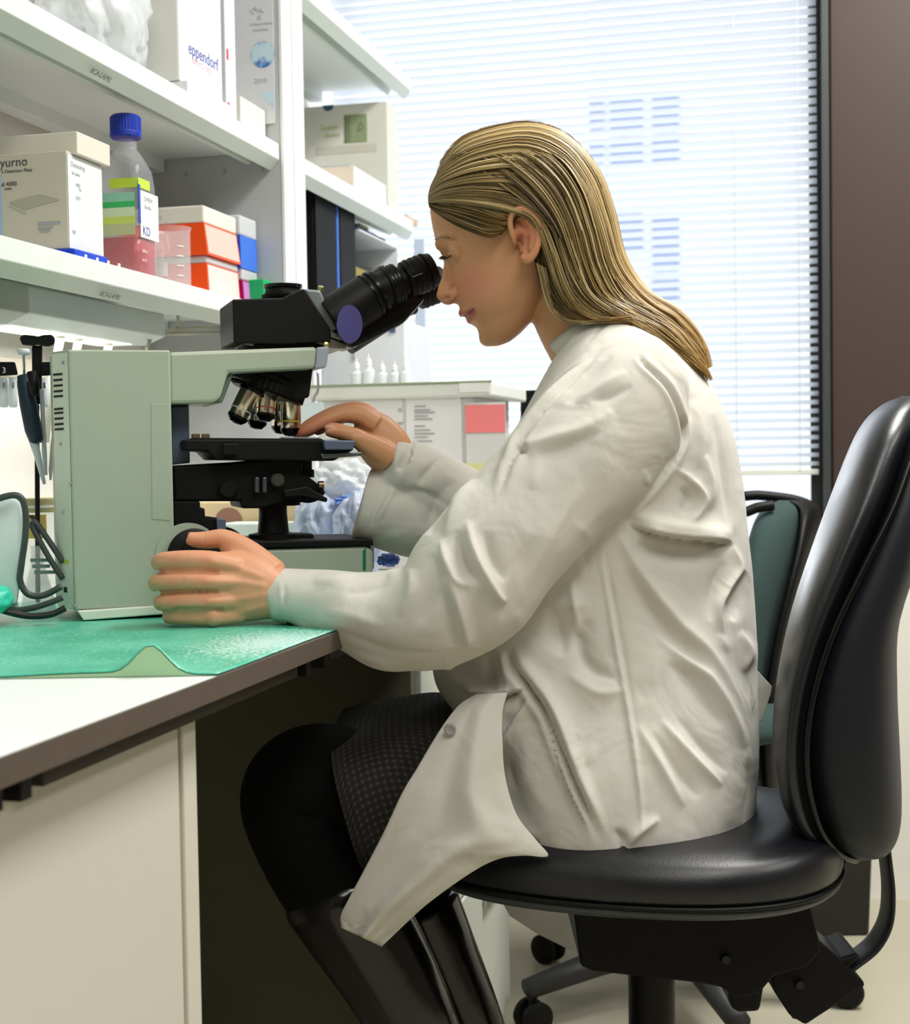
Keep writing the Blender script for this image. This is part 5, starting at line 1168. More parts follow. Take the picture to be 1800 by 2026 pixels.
# local features on the head: mouth line, nostril, ear hollows, eye crease, hand creases
def feature(strokes, mask):
    global co
    disp = np.zeros(len(co))
    for pts, amp, w in strokes:
        bb = mask & (x > min(p[0] for p in pts) - 4 * w) & (x < max(p[0] for p in pts) + 4 * w) & (y > min(p[1] for p in pts) - 4 * w) & (y < max(p[1] for p in pts) + 4 * w)
        ix = np.nonzero(bb)[0]
        if len(ix) == 0: continue
        dm = np.full(len(ix), 1e9)
        for A, B in zip(pts[:-1], pts[1:]):
            dd, _, _ = segdist(x[ix], y[ix], A, B); dm = np.minimum(dm, dd)
        disp[ix] += amp * np.exp(-(dm / w) ** 2)
    co = co + no_ * disp[:, None]
nearside = (no_ @ F0) < .25
hm_ = (y < 700) & (x < 1110) & (x > 820)
feature([([(916, 629), (926, 620), (936, 612)], -.0022, 2.2), ([(879, 592), (888, 588)], -.0030, 3.2), ([(902, 570), (906, 584), (900, 596)], -.0014, 3.0),
         ([(866, 503), (880, 510), (894, 508)], -.0010, 2.4), ([(868, 496), (880, 497), (896, 500)], -.0014, 3.0), ([(862, 482), (890, 486)], .0010, 6),
         ([(1030, 468), (1028, 486)], -.0060, 5.5), ([(1024, 436), (1038, 448)], -.0035, 5), ([(1042, 470), (1040, 488)], -.003, 5), ([(907, 600), (912, 612)], .0006, 4),
         ([(950, 655), (942, 648), (940, 640)], -.0008, 3)], nearside & hm_)
feature([([(430, 1132), (385, 1131), (350, 1130), (312, 1132)], -.0035, 3.5), ([(430, 1171), (385, 1170), (350, 1171), (312, 1174)], -.0035, 3.5), ([(440, 1207), (395, 1206), (350, 1206)], -.0035, 3.5),
         ([(520, 1160), (470, 1152), (410, 1150)], .0012, 7), ([(520, 1178), (470, 1186), (415, 1190)], .0012, 7), ([(515, 1140), (470, 1122), (420, 1112)], .0012, 7), ([(520, 1200), (470, 1214)], .0008, 6),
         ([(368, 1100), (366, 1118)], -.0007, 2), ([(362, 1142), (360, 1158)], -.0007, 2), ([(366, 1182), (364, 1198)], -.0006, 2), ([(548, 1150), (552, 1200)], -.0012, 5), ([(404, 1056), (404, 1074)], -.0006, 2)],
        nearside & (x < 640) & (y > 1030))
feature([([(700, 858), (735, 856)], -.0008, 5), ([(668, 848), (668, 862)], -.0006, 2), ([(640, 846), (652, 842), (661, 846)], .0005, 2.5), ([(700, 842), (660, 846), (630, 856)], -.0016, 3)], nearside & (x > 560) & (x < 820) & (y > 780) & (y < 960))
setco(bm_, co)
body = link_mesh('body', bm_, None, person, None, True)
# skin colour: lips, cheeks, ears, knuckles, nails have colours of their own; hollows carry painted shade
skin = np.array(lin((204, 150, 110))[:3]); colr = np.tile(skin, (len(co), 1))
def blend(c, wgt): 
    global colr
    w = np.clip(wgt, 0, 1)[:, None]; colr = colr * (1 - w) + np.array(lin(c)[:3]) * w
def g(cx, cy, rx, ry): return np.exp(-((x - cx) / rx) ** 2 - ((y - cy) / ry) ** 2)
hd_ = (d < HD + .2) & (y < 705)
blend((206, 128, 108), .75 * g(935, 562, 40, 38) * hd_); blend((206, 120, 92), .6 * g(1042, 462, 28, 48) * hd_ * (x > 1008))
blend((190, 110, 98), .55 * g(872, 592, 20, 14) * hd_)
blend((96, 36, 24), .8 * g(1028, 477, 6, 11) * (d < HD) * hd_); blend((150, 70, 48), .6 * g(1026, 441, 8, 6) * (d < HD) * hd_); blend((160, 84, 60), .5 * g(1043, 478, 4, 14) * (d < HD) * hd_)  # shade of the ear hollows painted into the skin
def smask(pts, w, soft=1.5):
    dm = np.full(len(co), 1e9)
    for A, B in zip(pts[:-1], pts[1:]): dm = np.minimum(dm, segdist(x, y, A, B)[0])
    return 1 / (1 + np.exp((dm - w) / soft))
blend((164, 84, 82), .85 * smask([(908, 622), (920, 622), (931, 616)], 5, 1.2) * hd_); blend((170, 88, 86), .85 * smask([(920, 636), (928, 632), (935, 618)], 6.5, 1.2) * hd_)
blend((96, 44, 44), .9 * smask([(917, 629), (927, 620), (936, 612)], 1.0, .6) * hd_)  # shade between the lips painted as a dark line
blend((120, 84, 56), .55 * smask([(858, 474), (876, 469), (900, 472)], 3.2, 1.4) * hd_)
blend((150, 96, 74), .5 * smask([(868, 500), (884, 500), (896, 504)], 4.5, 2) * hd_)
blend((222, 160, 128), .7 * ((x < 640) & (y > 1020)))
for a, b_ in ((408, 1110), (400, 1151), (408, 1190), (345, 1110), (340, 1151), (345, 1190)): blend((222, 138, 112), .6 * g(a, b_, 20, 15) * (d < 1.66))
for a, b_ in ((640, 840), (600, 858), (585, 860)): blend((206, 118, 98), .55 * g(a, b_, 30, 16) * (y > 780) * (y < 900))
blend((232, 178, 160), .9 * smask([(648, 846), (657, 845)], 4.5, 1) * (d < 1.78) * (y > 780) * (y < 900))
ca = bm_.color_attributes.new('skin', 'FLOAT_COLOR', 'POINT'); ca.data.foreach_set('color', np.hstack([colr, np.ones((len(co), 1))]).ravel())
bm_.materials.append(mat('skin', (214, 164, 128), .42, spec=.35, var=.04, vscale=60, bump=.10, bscale=900, sss=.12, attr='skin'))
# lashes and eyebrow hairs
lash = mat('lash_brown', (46, 32, 24), .6)
bmh = []
def hairtube(pts, r): bmh.append(rings_mesh(tube_rings(catmull(np.array(pts), 8), np.linspace(r, r * .25, 8), 4)))
from mathutils.bvhtree import BVHTree
bvh = BVHTree.FromPolygons([tuple(c) for c in co[::1]], [tuple(p.vertices) for p in bm_.polygons])
def onbody(px, py, off=.0004):
    r = ray(px, py); h = bvh.ray_cast(Vector(CAM + r * 1.2), Vector(r).normalized())
    return (np.array(h[0]) - F0 * off) if h[0] is not None else P(px, py, 1.66)
for k in range(26):
    t = k / 25; bx, by = 876 + 17 * t, 507 + 2.5 * math.sin(math.pi * t) - 1 * t
    q = onbody(bx, by); sc_ = q @ F0
    hairtube([q, q - R0 * .003 + Z * -.001 - F0 * .001, q - R0 * (.0055 - .002 * t) - Z * .0035 - F0 * .0012], .0005)
for k in range(50):
    t = k / 49; bx, by = 858 + 40 * t, 474 - 5 * math.sin(math.pi * min(1, t * 1.2)) + rng.uniform(-1.6, 1.6)
    q = onbody(bx, by, .0002); hairtube([q, q + R0 * .002 + Z * .0003 - F0 * .0003, q + R0 * .0042 - Z * .0002 - F0 * .0002], .00022)
vs, fs = combine(bmh); mesh('eyelashes', vs, fs, lash, person, True)
# ------------------------------------------------------------ lab coat
cl = bpy.data.materials.new('coat_cloth'); cl.use_nodes = True; nt = cl.node_tree; b = nt.nodes['Principled BSDF']
b.inputs['Roughness'].default_value = .85; b.inputs['Sheen Weight'].default_value = .15; b.inputs['Specular IOR Level'].default_value = .25
tc = nt.nodes.new('ShaderNodeTexCoord'); nz = nt.nodes.new('ShaderNodeTexNoise'); nz.inputs['Scale'].default_value = 6; nz.inputs['Detail'].default_value = 5
nt.links.new(tc.outputs['Object'], nz.inputs['Vector']); rp = nt.nodes.new('ShaderNodeValToRGB'); rp.color_ramp.elements[0].color = lin((206, 204, 193)); rp.color_ramp.elements[1].color = lin((219, 217, 208))
nt.links.new(nz.outputs[0], rp.inputs[0]); nt.links.new(rp.outputs[0], b.inputs['Base Color'])
n5 = nt.nodes.new('ShaderNodeTexNoise'); n5.inputs['Scale'].default_value = 34; n5.inputs['Detail'].default_value = 4; nt.links.new(tc.outputs['Object'], n5.inputs['Vector'])
bp = nt.nodes.new('ShaderNodeBump'); bp.inputs['Strength'].default_value = .25; bp.inputs['Distance'].default_value = .004; nt.links.new(n5.outputs[0], bp.inputs['Height'])
n6 = nt.nodes.new('ShaderNodeTexNoise'); n6.inputs['Scale'].default_value = 1500; nt.links.new(tc.outputs['Object'], n6.inputs['Vector'])
bp2 = nt.nodes.new('ShaderNodeBump'); bp2.inputs['Strength'].default_value = .2; bp2.inputs['Distance'].default_value = .0005; nt.links.new(n6.outputs[0], bp2.inputs['Height']); nt.links.new(bp.outputs[0], bp2.inputs['Normal'])
nt.links.new(bp2.outputs[0], b.inputs['Normal'])
n7 = nt.nodes.new('ShaderNodeTexNoise'); n7.inputs['Scale'].default_value = 11; n7.inputs['Detail'].default_value = 2; n7.inputs['Distortion'].default_value = 1.6; nt.links.new(tc.outputs['Object'], n7.inputs['Vector'])
bp3 = nt.nodes.new('ShaderNodeBump'); bp3.inputs['Strength'].default_value = .35; bp3.inputs['Distance'].default_value = .012; nt.links.new(n7.outputs[0], bp3.inputs['Height']); nt.links.new(bp3.outputs[0], bp.inputs['Normal'])
tr_ = nt.nodes.new('ShaderNodeBsdfTranslucent'); ms = nt.nodes.new('ShaderNodeMixShader'); ms.inputs[0].default_value = .12; nt.links.new(rp.outputs[0], tr_.inputs[0])
nt.links.new(b.outputs[0], ms.inputs[1]); nt.links.new(tr_.outputs[0], ms.inputs[2]); nt.links.new(ms.outputs[0], nt.nodes['Material Output'].inputs[0]); MATS['coat_cloth'] = cl
TR = [((1120, 672), (1200, 612), .055), ((1105, 694), (1232, 612), .075), ((1082, 735), (1292, 640), .115), ((1050, 795), (1345, 692), .150), ((1012, 868), (1402, 760), .165), ((975, 945), (1446, 850), .165), ((935, 1030), (1468, 950), .158), ((900, 1115), (1478, 1050), .152), ((872, 1200), (1488, 1140), .150), ((857, 1280), (1494, 1240), .156), ((864, 1345), (1496, 1340), .165), ((900, 1395), (1499, 1430), .178), ((945, 1455), (1498, 1520), .190), ((962, 1540), (1490, 1600), .196), ((980, 1620), (1474, 1655), .192), ((1010, 1672), (1440, 1686), .175), ((1060, 1696), (1390, 1695), .14)]
arr = catmull(np.array([[f[0], f[1], b_[0], b_[1], h] for f, b_, h in TR], float), 70); rg = []
for fx, fy_, bx_, by_, h in arr:
    A = P(fx, fy_, DP); B = P(bx_, by_, DP); c = (A + B) / 2; e1 = (B - A) / 2; r_ = ray((fx + bx_) / 2, (fy_ + by_) / 2); e2 = np.array([r_[0], r_[1], 0]); e2 /= np.linalg.norm(e2)
    a_, b2 = superell(1, h, 2.25, 72); rg.append([c + e1 * p + e2 * q for p, q in zip(a_, b2)])
torso = rings_mesh(np.array(rg))
sleeveN = PT([(1265, 745, 1.625, 92, .062), (1240, 800, 1.60, 122, .066), (1165, 890, 1.582, 138, .068), (1075, 985, 1.566, 132, .066), (990, 1080, 1.55, 130, .066), (925, 1160, 1.54, 134, .066), (850, 1215, 1.545, 112, .062), (775, 1222, 1.556, 98, .056), (700, 1208, 1.57, 78, .048), (640, 1192, 1.585, 66, .042), (590, 1182, 1.592, 57, .038), (556, 1178, 1.594, 54, .036), (545, 1178, 1.594, 52, .035), (548, 1178, 1.594, 47, .031), (572, 1180, 1.594, 45, .030)], 36, 70)
sag = PT([(600, 1228, 1.58, 14, .02), (680, 1258, 1.57, 26, .03), (760, 1290, 1.56, 36, .04), (850, 1272, 1.55, 50, .05)], 16, 24)
sleeveF = PT([(1230, 760, 1.83, 85, .06), (1180, 870, 1.86, 110, .06), (1100, 980, 1.865, 105, .062), (1020, 1035, 1.85, 100, .062), (950, 1030, 1.835, 92, .060), (880, 985, 1.815, 80, .055), (830, 948, 1.80, 70, .05), (798, 925, 1.792, 60, .046), (786, 917, 1.79, 56, .044), (792, 920, 1.79, 48, .037), (815, 938, 1.79, 46, .035)], 32, 60)
# drooping open cuff under the far wrist
droop = PT([(960, 1050, 1.85, 70, .055), (890, 1040, 1.83, 76, .055), (820, 1024, 1.81, 80, .052), (765, 1008, 1.80, 80, .05), (728, 998, 1.795, 76, .046), (718, 995, 1.794, 70, .042), (735, 1000, 1.795, 62, .036)], 32, 40)
coatm = voxel([torso, sleeveN, sag, sleeveF, droop], .0027, 6, .5)
co = getco(coatm)
# folds --------------------------------------------------
ST = [  # (points, amplitude m, width px, type)  g gaussian ridge, c sharp crease, s step (positive raises the left-hand side)
 ([(1192, 690), (1120, 765), (1050, 850), (1010, 920), (985, 975)], .0045, 7, 'c'), ([(1165, 700), (1090, 790), (1030, 870), (985, 960)], .0030, 14, 'g'),
 ([(1215, 812), (1150, 852), (1095, 870), (1030, 888)], .0065, 22, 'g'), ([(1200, 850), (1120, 886), (1060, 900)], -.0050, 18, 'g'), ([(1022, 886), (1036, 892), (1046, 888)], -.007, 7, 'g'),
 ([(1250, 762), (1205, 785), (1165, 792)], -.0040, 12, 'g'), ([(1240, 735), (1190, 765), (1140, 800)], .0035, 14, 'g'), ([(1210, 705), (1160, 750), (1120, 800)], -.003, 12, 'g'),
 ([(1262, 700), (1275, 722), (1318, 765), (1342, 815), (1350, 862), (1338, 900), (1328, 928)], .0030, 5, 'c'),
 ([(1330, 925), (1365, 950), (1388, 985), (1378, 1015), (1358, 1030)], .0055, 10, 'g'), ([(1345, 965), (1362, 990), (1345, 1015)], -.005, 12, 'g'),
 ([(1245, 1038), (1295, 1056), (1350, 1066), (1400, 1070), (1450, 1078)], .012, 9, 's'), ([(1250, 1020), (1310, 1035), (1400, 1048), (1450, 1055)], .007, 22, 'g'), ([(1260, 1075), (1340, 1095), (1430, 1105)], -.008, 24, 'g'),
 ([(1350, 865), (1330, 920), (1290, 975), (1240, 1030)], .0050, 14, 'g'), ([(1370, 790), (1385, 860), (1380, 930)], .0035, 16, 'g'), ([(1410, 820), (1430, 900), (1440, 980), (1445, 1040)], -.0045, 16, 'g'),
 ([(1395, 900), (1405, 960), (1400, 1010)], .0045, 14, 'g'), ([(1450, 1080), (1462, 1125), (1440, 1165), (1422, 1205), (1430, 1255)], .0060, 9, 'g'), ([(1470, 1130), (1455, 1180), (1450, 1230)], -.008, 14, 'g'), ([(1430, 1110), (1410, 1170), (1405, 1230)], -.004, 14, 'g'),
 ([(1465, 1250), (1480, 1290), (1470, 1330)], .005, 12, 'g'),
 # elbow folds
 ([(872, 1068), (882, 1110), (905, 1150), (940, 1160)], .0060, 10, 'g'), ([(905, 1050), (910, 1090), (925, 1125), (950, 1150)], -.0095, 13, 'g'), ([(925, 1030), (935, 1080), (955, 1130), (985, 1180), (1005, 1192)], .0085, 12, 'g'),
 ([(958, 1050), (975, 1105), (1000, 1150)], -.0060, 14, 'g'), ([(855, 1095), (862, 1140), (850, 1190), (830, 1235)], -.0060, 14, 'g'), ([(885, 1140), (905, 1190), (918, 1240), (925, 1285)], .0065, 15, 'g'), ([(870, 1160), (885, 1220), (895, 1280)], -.0050, 14, 'g'),
 ([(950, 1165), (945, 1220), (940, 1280)], -.0045, 18, 'g'), ([(812, 1125), (815, 1170), (790, 1220)], .004, 16, 'g'), ([(770, 1130), (740, 1160), (680, 1175)], -.0040, 18, 'g'), ([(700, 1130), (660, 1150), (620, 1150)], .0030, 16, 'g'), ([(760, 1240), (700, 1220), (640, 1208)], .0035, 16, 'g'),
 ([(556, 1130), (562, 1175), (566, 1215)], -.0020, 3, 'g'), ([(1060, 1060), (1030, 1130), (1000, 1230)], -.003, 26, 'g'), ([(1150, 960), (1090, 1060), (1040, 1160)], .0025, 24, 'g'), ([(640, 1235), (700, 1262), (780, 1290), (860, 1290)], -.003, 12, 'g'),
 # trunk under the arm
 ([(1185, 1090), (1205, 1200), (1222, 1300), (1240, 1400), (1256, 1500), (1268, 1600), (1266, 1650)], .0035, 5, 'g'), ([(1196, 1090), (1216, 1200), (1234, 1300), (1252, 1400), (1268, 1500)], -.0022, 6, 'g'),
 ([(1225, 1060), (1260, 1120), (1300, 1180), (1350, 1240), (1410, 1300), (1480, 1420)], .0065, 20, 'g'), ([(1240, 1130), (1290, 1210), (1340, 1270), (1400, 1330)], -.0060, 24, 'g'),
 ([(1130, 1150), (1138, 1210), (1150, 1260)], .0065, 13, 'g'), ([(1090, 1200), (1105, 1250), (1115, 1300)], -.010, 24, 'g'), ([(1148, 1200), (1148, 1270), (1170, 1320), (1215, 1345)], -.0085, 18, 'g'), ([(1120, 1330), (1180, 1370), (1235, 1365)], .0050, 18, 'g'),
 ([(1003, 1284), (1020, 1325), (1050, 1365), (1080, 1410), (1105, 1470), (1130, 1530), (1160, 1600), (1188, 1665)], .0090, 8, 'c'), ([(1030, 1300), (1070, 1355), (1110, 1430), (1145, 1530), (1180, 1620)], .0085, 15, 'g'),
 ([(975, 1375), (976, 1460), (978, 1530), (1003, 1610), (1070, 1670)], .011, 8, 's'), ([(1047, 1377), (1010, 1430), (980, 1485)], .0050, 8, 's'), ([(1073, 1387), (1106, 1503), (1140, 1590), (1167, 1648)], .0055, 7, 's'), ([(1040, 1460), (1050, 1540), (1090, 1620)], .003, 30, 'g'),
 ([(915, 1368), (950, 1376), (990, 1378), (1045, 1362)], .012, 8, 's'), ([(880, 1300), (900, 1340), (930, 1362)], .004, 14, 'g'), ([(965, 1290), (972, 1335), (985, 1370)], -.006, 8, 'g'), ([(990, 1290), (1000, 1330), (1010, 1365)], .004, 9, 'g'),
 ([(1297, 1256), (1350, 1300), (1400, 1340), (1450, 1420), (1475, 1480)], .0060, 15, 'g'), ([(1320, 1310), (1380, 1360), (1430, 1440)], -.005, 17, 'g'), ([(1260, 1433), (1310, 1520), (1353, 1597)], .0055, 15, 'g'), ([(1307, 1424), (1370, 1500), (1428, 1555)], .0062, 13, 'g'), ([(1290, 1450), (1345, 1530), (1385, 1580)], -.005, 13, 'g'), ([(1340, 1420), (1400, 1490), (1440, 1530)], -.004, 14, 'g'),
 ([(1108, 1452), (1146, 1452), (1143, 1490), (1141, 1530)], .0012, 2.5, 'g'), ([(1240, 1690), (1250, 1660), (1285, 1630), (1305, 1620)], .0060, 10, 'g'), ([(1230, 1690), (1235, 1665), (1215, 1640)], -.006, 9, 'g'), ([(1480, 1500), (1484, 1560), (1470, 1630)], -.003, 10, 'g'),
 ([(1290, 660), (1330, 720), (1380, 790)], .0020, 20, 'g'), ([(1118, 690), (1150, 650), (1196, 622)], .0028, 5, 'g'), ([(1150, 690), (1185, 650), (1215, 632)], -.002, 5, 'g'),
 # far sleeve
 ([(935, 945), (905, 1000), (880, 1060)], .0055, 20, 'g'), ([(900, 950), (860, 1000), (850, 1060)], -.0050, 18, 'g'), ([(870, 905), (840, 940), (830, 960)], -.004, 9, 'g'), ([(800, 930), (775, 975), (745, 1030), (735, 1070)], .0030, 7, 'g'), ([(768, 958), (745, 1010), (722, 1060)], -.0030, 6, 'g'),
 ([(760, 985), (830, 975), (900, 1010)], -.0035, 14, 'g'), ([(560, 1128), (556, 1175), (562, 1220)], .002, 4, 'g'),
]
# small random wrinkles
for k in range(34):
    cx, cy = rng.uniform(1000, 1450), rng.uniform(780, 1640); an = rng.uniform(.6, 2.0); L = rng.uniform(30, 80); dx, dy = math.cos(an) * L / 2, math.sin(an) * L / 2
    ST.append(([(cx - dx, cy - dy), (cx + rng.uniform(-6, 6), cy + rng.uniform(-6, 6)), (cx + dx, cy + dy)], rng.uniform(-.0014, .0018), rng.uniform(8, 16), 'g'))
def folds(me, strokes, dmax=1.0, scale=1.0):
    co = getco(me); no_ = getno(me); x, y, d = proj(co); disp = np.zeros(len(co)); face = np.clip(-(no_ @ F0) * 2.2 + .35, 0, 1)
    for pts, amp, w, ty in strokes:
        p_ = catmull(np.array(pts, float), max(8, 4 * len(pts))); R_ = 3.2 * w if ty != 'c' else 5 * w
        ix = np.nonzero((x > p_[:, 0].min() - R_) & (x < p_[:, 0].max() + R_) & (y > p_[:, 1].min() - R_) & (y < p_[:, 1].max() + R_) & (face > 0))[0]
        if len(ix) == 0: continue
        dm = np.full(len(ix), 1e9); sg = np.zeros(len(ix)); tt = np.zeros(len(ix)); n_ = len(p_) - 1
        for k in range(n_):
            dd, t, s_ = segdist(x[ix], y[ix], p_[k], p_[k + 1]); m = dd < dm; dm[m] = dd[m]; sg[m] = s_[m]; tt[m] = (k + t[m]) / n_
        fade = np.sin(np.pi * np.clip(tt, 0, 1)) ** .8 if ty == 'g' else np.clip(np.minimum(tt, 1 - tt) * 5, 0, 1)
        wl = w * (.55 + .6 * fade); e_ = .3 * wl; endd = np.exp(-(np.sqrt(dm ** 2 + e_ ** 2) - e_) / (.62 * wl))
        if ty == 'g': v = endd
        elif ty == 'c': v = -np.exp(-dm / (w * .6)) + .6 * np.exp(-((dm - 1.8 * w) / (1.2 * w)) ** 2)
        else:
            sd = dm * sg; v = np.where(sd > 0, np.exp(-sd / (3.2 * w)) * (1 - np.exp(-(sd / (.35 * w)))), -.55 * np.exp(sd / (1.0 * w)))
            v = v * np.exp(-(dm / (2.6 * w)) ** 2)
        disp[ix] += amp * v * fade
    co = co + no_ * (disp * face * scale)[:, None]; setco(me, co)
folds(coatm, ST, scale=1.4)
coat = link_mesh('lab_coat', coatm, cl, person, 'white lab coat with creased sleeves', True)
# flap of the coat hanging over the near thigh
Lc = catmull(np.array([(940, 1374, 1.575), (905, 1398, 1.56), (868, 1448, 1.545), (825, 1520, 1.535), (795, 1570, 1.53), (760, 1645, 1.53), (720, 1722, 1.535), (690, 1778, 1.54), (674, 1812, 1.545), (675, 1836, 1.548)], float), 90)
Rc = catmull(np.array([(1004, 1370, 1.574), (994, 1410, 1.556), (994, 1470, 1.545), (1000, 1540, 1.540), (1022, 1612, 1.535), (1060, 1662, 1.533), (1084, 1694, 1.532), (1035, 1693, 1.527), (985, 1700, 1.526), (930, 1728, 1.526), (850, 1785, 1.53), (802, 1828, 1.54), (755, 1873, 1.55)], float), 90)
n2_ = 50; rows = []
for k in range(90):
    row = []
    for j in range(n2_):
        t = j / (n2_ - 1); q = Lc[k] * (1 - t) + Rc[k] * t; q[2] -= .012 * math.sin(math.pi * t); q[2] -= .007 * math.exp(-((t - .55) / .12) ** 2) * min(1, k / 30); q[2] += .005 * math.exp(-((t - .3) / .1) ** 2) * min(1, k / 40)
        if k > 84: q[2] -= .0015 * math.sin(26 * t)
        row.append(P(*q))
    rows.append(row)
G = np.array(rows); th_ = .0022
front = G.reshape(-1, 3); back = front + F0 * th_; N = len(front); fs = []
def idx(k, j): return k * n2_ + j
for k in range(89):
    for j in range(n2_ - 1):
        fs.append((idx(k, j), idx(k, j + 1), idx(k + 1, j + 1), idx(k + 1, j))); fs.append((N + idx(k, j), N + idx(k + 1, j), N + idx(k + 1, j + 1), N + idx(k, j + 1)))
bd_ = [idx(0, j) for j in range(n2_)] + [idx(k, n2_ - 1) for k in range(1, 90)] + [idx(89, j) for j in range(n2_ - 2, -1, -1)] + [idx(k, 0) for k in range(88, 0, -1)]
for a, b_ in zip(bd_, bd_[1:] + bd_[:1]): fs.append((a, N + a, N + b_, b_))
fl = mesh('coat_flap', np.vstack([front, back]), fs, cl, coat, True); fixn(fl.data)
tube('flap_hem', [P(q[0] + 3, q[1] - 9, q[2] - .0015) for q in (Lc[-1] * (1 - t) + Rc[-1] * t for t in np.linspace(0, 1, 12))], .0007, cl, coat, 6)
bq = P(890, 1443, 1.536)
lathe('snap_button', [(0, 0), (.0065, 0), (.0065, .0012), (.0045, .0018), (.003, .0010), (0, .0010)], bq, -F0, mat('snap_grey', (150, 146, 144), .4), coat, 24)
# collar band
rg = []
for off, hh in ((0, 0), (.0, 1)):
    pass
cr = []
for k in range(40):
    t = 2 * math.pi * k / 40; fx = 1154 + 52 * math.cos(t); fy_ = 652 - 40 * math.cos(t)
    cr.append((fx, fy_, DP + .060 * math.sin(t)))
def ringat(sh, sc, up_):
    return [P(1154 + 56 * sc * math.cos(2 * math.pi * k / 40) - 16 * up_, 655 - 42 * sc * math.cos(2 * math.pi * k / 40) - 18 * up_, DP + .062 * sc * math.sin(2 * math.pi * k / 40)) for k in range(40)]
vs, fs = rings_mesh(np.array([ringat(0, 1.12, -.6), ringat(0, 1.10, .4), ringat(0, 1.04, .9), ringat(0, .98, .4), ringat(0, 1.0, -.6)]), cap=False); co_ = mesh('collar', vs, fs, cl, coat, True); fixn(co_.data)
# belt ends at the back
def ribbon(name, pts, w, par, m_, d):
    q = catmull(np.array([P(*p, d) for p in pts]), 30); vs, fs = rings_mesh(tube_rings(q, np.full(30, .0012), 8, flat=np.full(30, w / 2), ref=F0)); o = mesh(name, vs, fs, m_, par, True); fixn(o.data); return o
def sheetpx(name, poly, d, th, par, m_): return prism(name, poly, d, d + th, lambda a, b_, w: P(a, b_, w), m_, par, .0006)
sheetpx('belt_end', [(1462, 1300), (1480, 1330), (1496, 1385), (1490, 1402), (1476, 1398), (1466, 1350)], 1.655, .003, coat, cl)
sheetpx('belt_loop', [(1490, 1318), (1527, 1358), (1525, 1372), (1508, 1424), (1496, 1432), (1486, 1410), (1500, 1385), (1492, 1350)], 1.70, .003, coat, cl)
sheetpx('coat_tail', [(985, 1770), (1130, 1775), (1260, 1800), (1260, 1940), (1240, 1932), (1180, 1902), (1120, 1876), (1060, 1846), (1008, 1812)], 1.98, .003, coat, cl)
# wrist band
bc_ = P(575, 1182, 1.592); rr = tube_rings(np.array([P(566, 1181, 1.592), P(576, 1183, 1.592)]), np.array([.0262, .0262]), 28, flat=np.array([.0255, .0255]), ref=F0)
vs, fs = rings_mesh(rr)
sheetpx('wrist_band', [(563, 1216), (572, 1216), (580, 1240), (568, 1238)], 1.572, .02, person, black_m)
# ------------------------------------------------------------ skirt, tights, boots
sk = bpy.data.materials.new('skirt_weave'); sk.use_nodes = True; nt = sk.node_tree; b = nt.nodes['Principled BSDF']; b.inputs['Roughness'].default_value = .9
uv = nt.nodes.new('ShaderNodeUVMap'); sp = nt.nodes.new('ShaderNodeSeparateXYZ'); nt.links.new(uv.outputs[0], sp.inputs[0])
def wave(o, f):
    m1 = nt.nodes.new('ShaderNodeMath'); m1.operation = 'MULTIPLY'; m1.inputs[1].default_value = f; nt.links.new(o, m1.inputs[0])
    m2 = nt.nodes.new('ShaderNodeMath'); m2.operation = 'SINE'; nt.links.new(m1.outputs[0], m2.inputs[0])
    m3 = nt.nodes.new('ShaderNodeMath'); m3.operation = 'GREATER_THAN'; m3.inputs[1].default_value = .35; nt.links.new(m2.outputs[0], m3.inputs[0]); return m3
wa, wb_ = wave(sp.outputs[0], 2 * math.pi / .0078), wave(sp.outputs[1], 2 * math.pi / .0078)
mm = nt.nodes.new('ShaderNodeMath'); mm.operation = 'ADD'; nt.links.new(wa.outputs[0], mm.inputs[0]); nt.links.new(wb_.outputs[0], mm.inputs[1])
rp = nt.nodes.new('ShaderNodeValToRGB'); rp.color_ramp.interpolation = 'CONSTANT'; rp.color_ramp.elements[0].color = lin((12, 12, 12)); rp.color_ramp.elements[1].position = .9; rp.color_ramp.elements[1].color = lin((62, 55, 42))
e_ = rp.color_ramp.elements.new(.45); e_.color = lin((24, 23, 21))
dv = nt.nodes.new('ShaderNodeMath'); dv.operation = 'DIVIDE'; dv.inputs[1].default_value = 2; nt.links.new(mm.outputs[0], dv.inputs[0]); nt.links.new(dv.outputs[0], rp.inputs[0]); nt.links.new(rp.outputs[0], b.inputs['Base Color']); MATS['skirt'] = sk
SK = [((668, 1424), (742, 1680), .178), ((700, 1415), (790, 1700), .182), ((780, 1399), (880, 1702), .180), ((870, 1388), (950, 1690), .168), ((960, 1410), (1010, 1670), .14), ((1050, 1450), (1080, 1640), .12)]
arr = catmull(np.array([[f[0], f[1], b_[0], b_[1], h] for f, b_, h in SK], float), 40); rg = []; uvs = []; L = 0; KK = 64
for i, (fx, fy_, bx_, by_, h) in enumerate(arr):
    A = P(fx, fy_, DP + .01); B = P(bx_, by_, DP + .01); c = (A + B) / 2; e1 = (B - A) / 2; a_, b2 = superell(1, h, 3.3, KK)
    if i: L += np.linalg.norm(c - pc0)
    pc0 = c; row = [c + e1 * p + F0 * q for p, q in zip(a_, b2)]; rg.append(row)
    s_ = np.cumsum([0] + [np.linalg.norm(np.array(row[j + 1]) - row[j]) for j in range(KK - 1)]); uvs.append([(L, q) for q in s_])
inner = [[np.array(p) * .985 + np.mean(rg[0], 0) * .015 for p in rg[0]], [np.array(p) * .97 + np.mean(rg[2], 0) * .03 for p in rg[2]]]
vs, fs = rings_mesh(np.array(rg), cap=False); o = mesh('skirt', vs, fs, sk, person, True, 'black skirt with a fine tan check'); fixn(o.data)
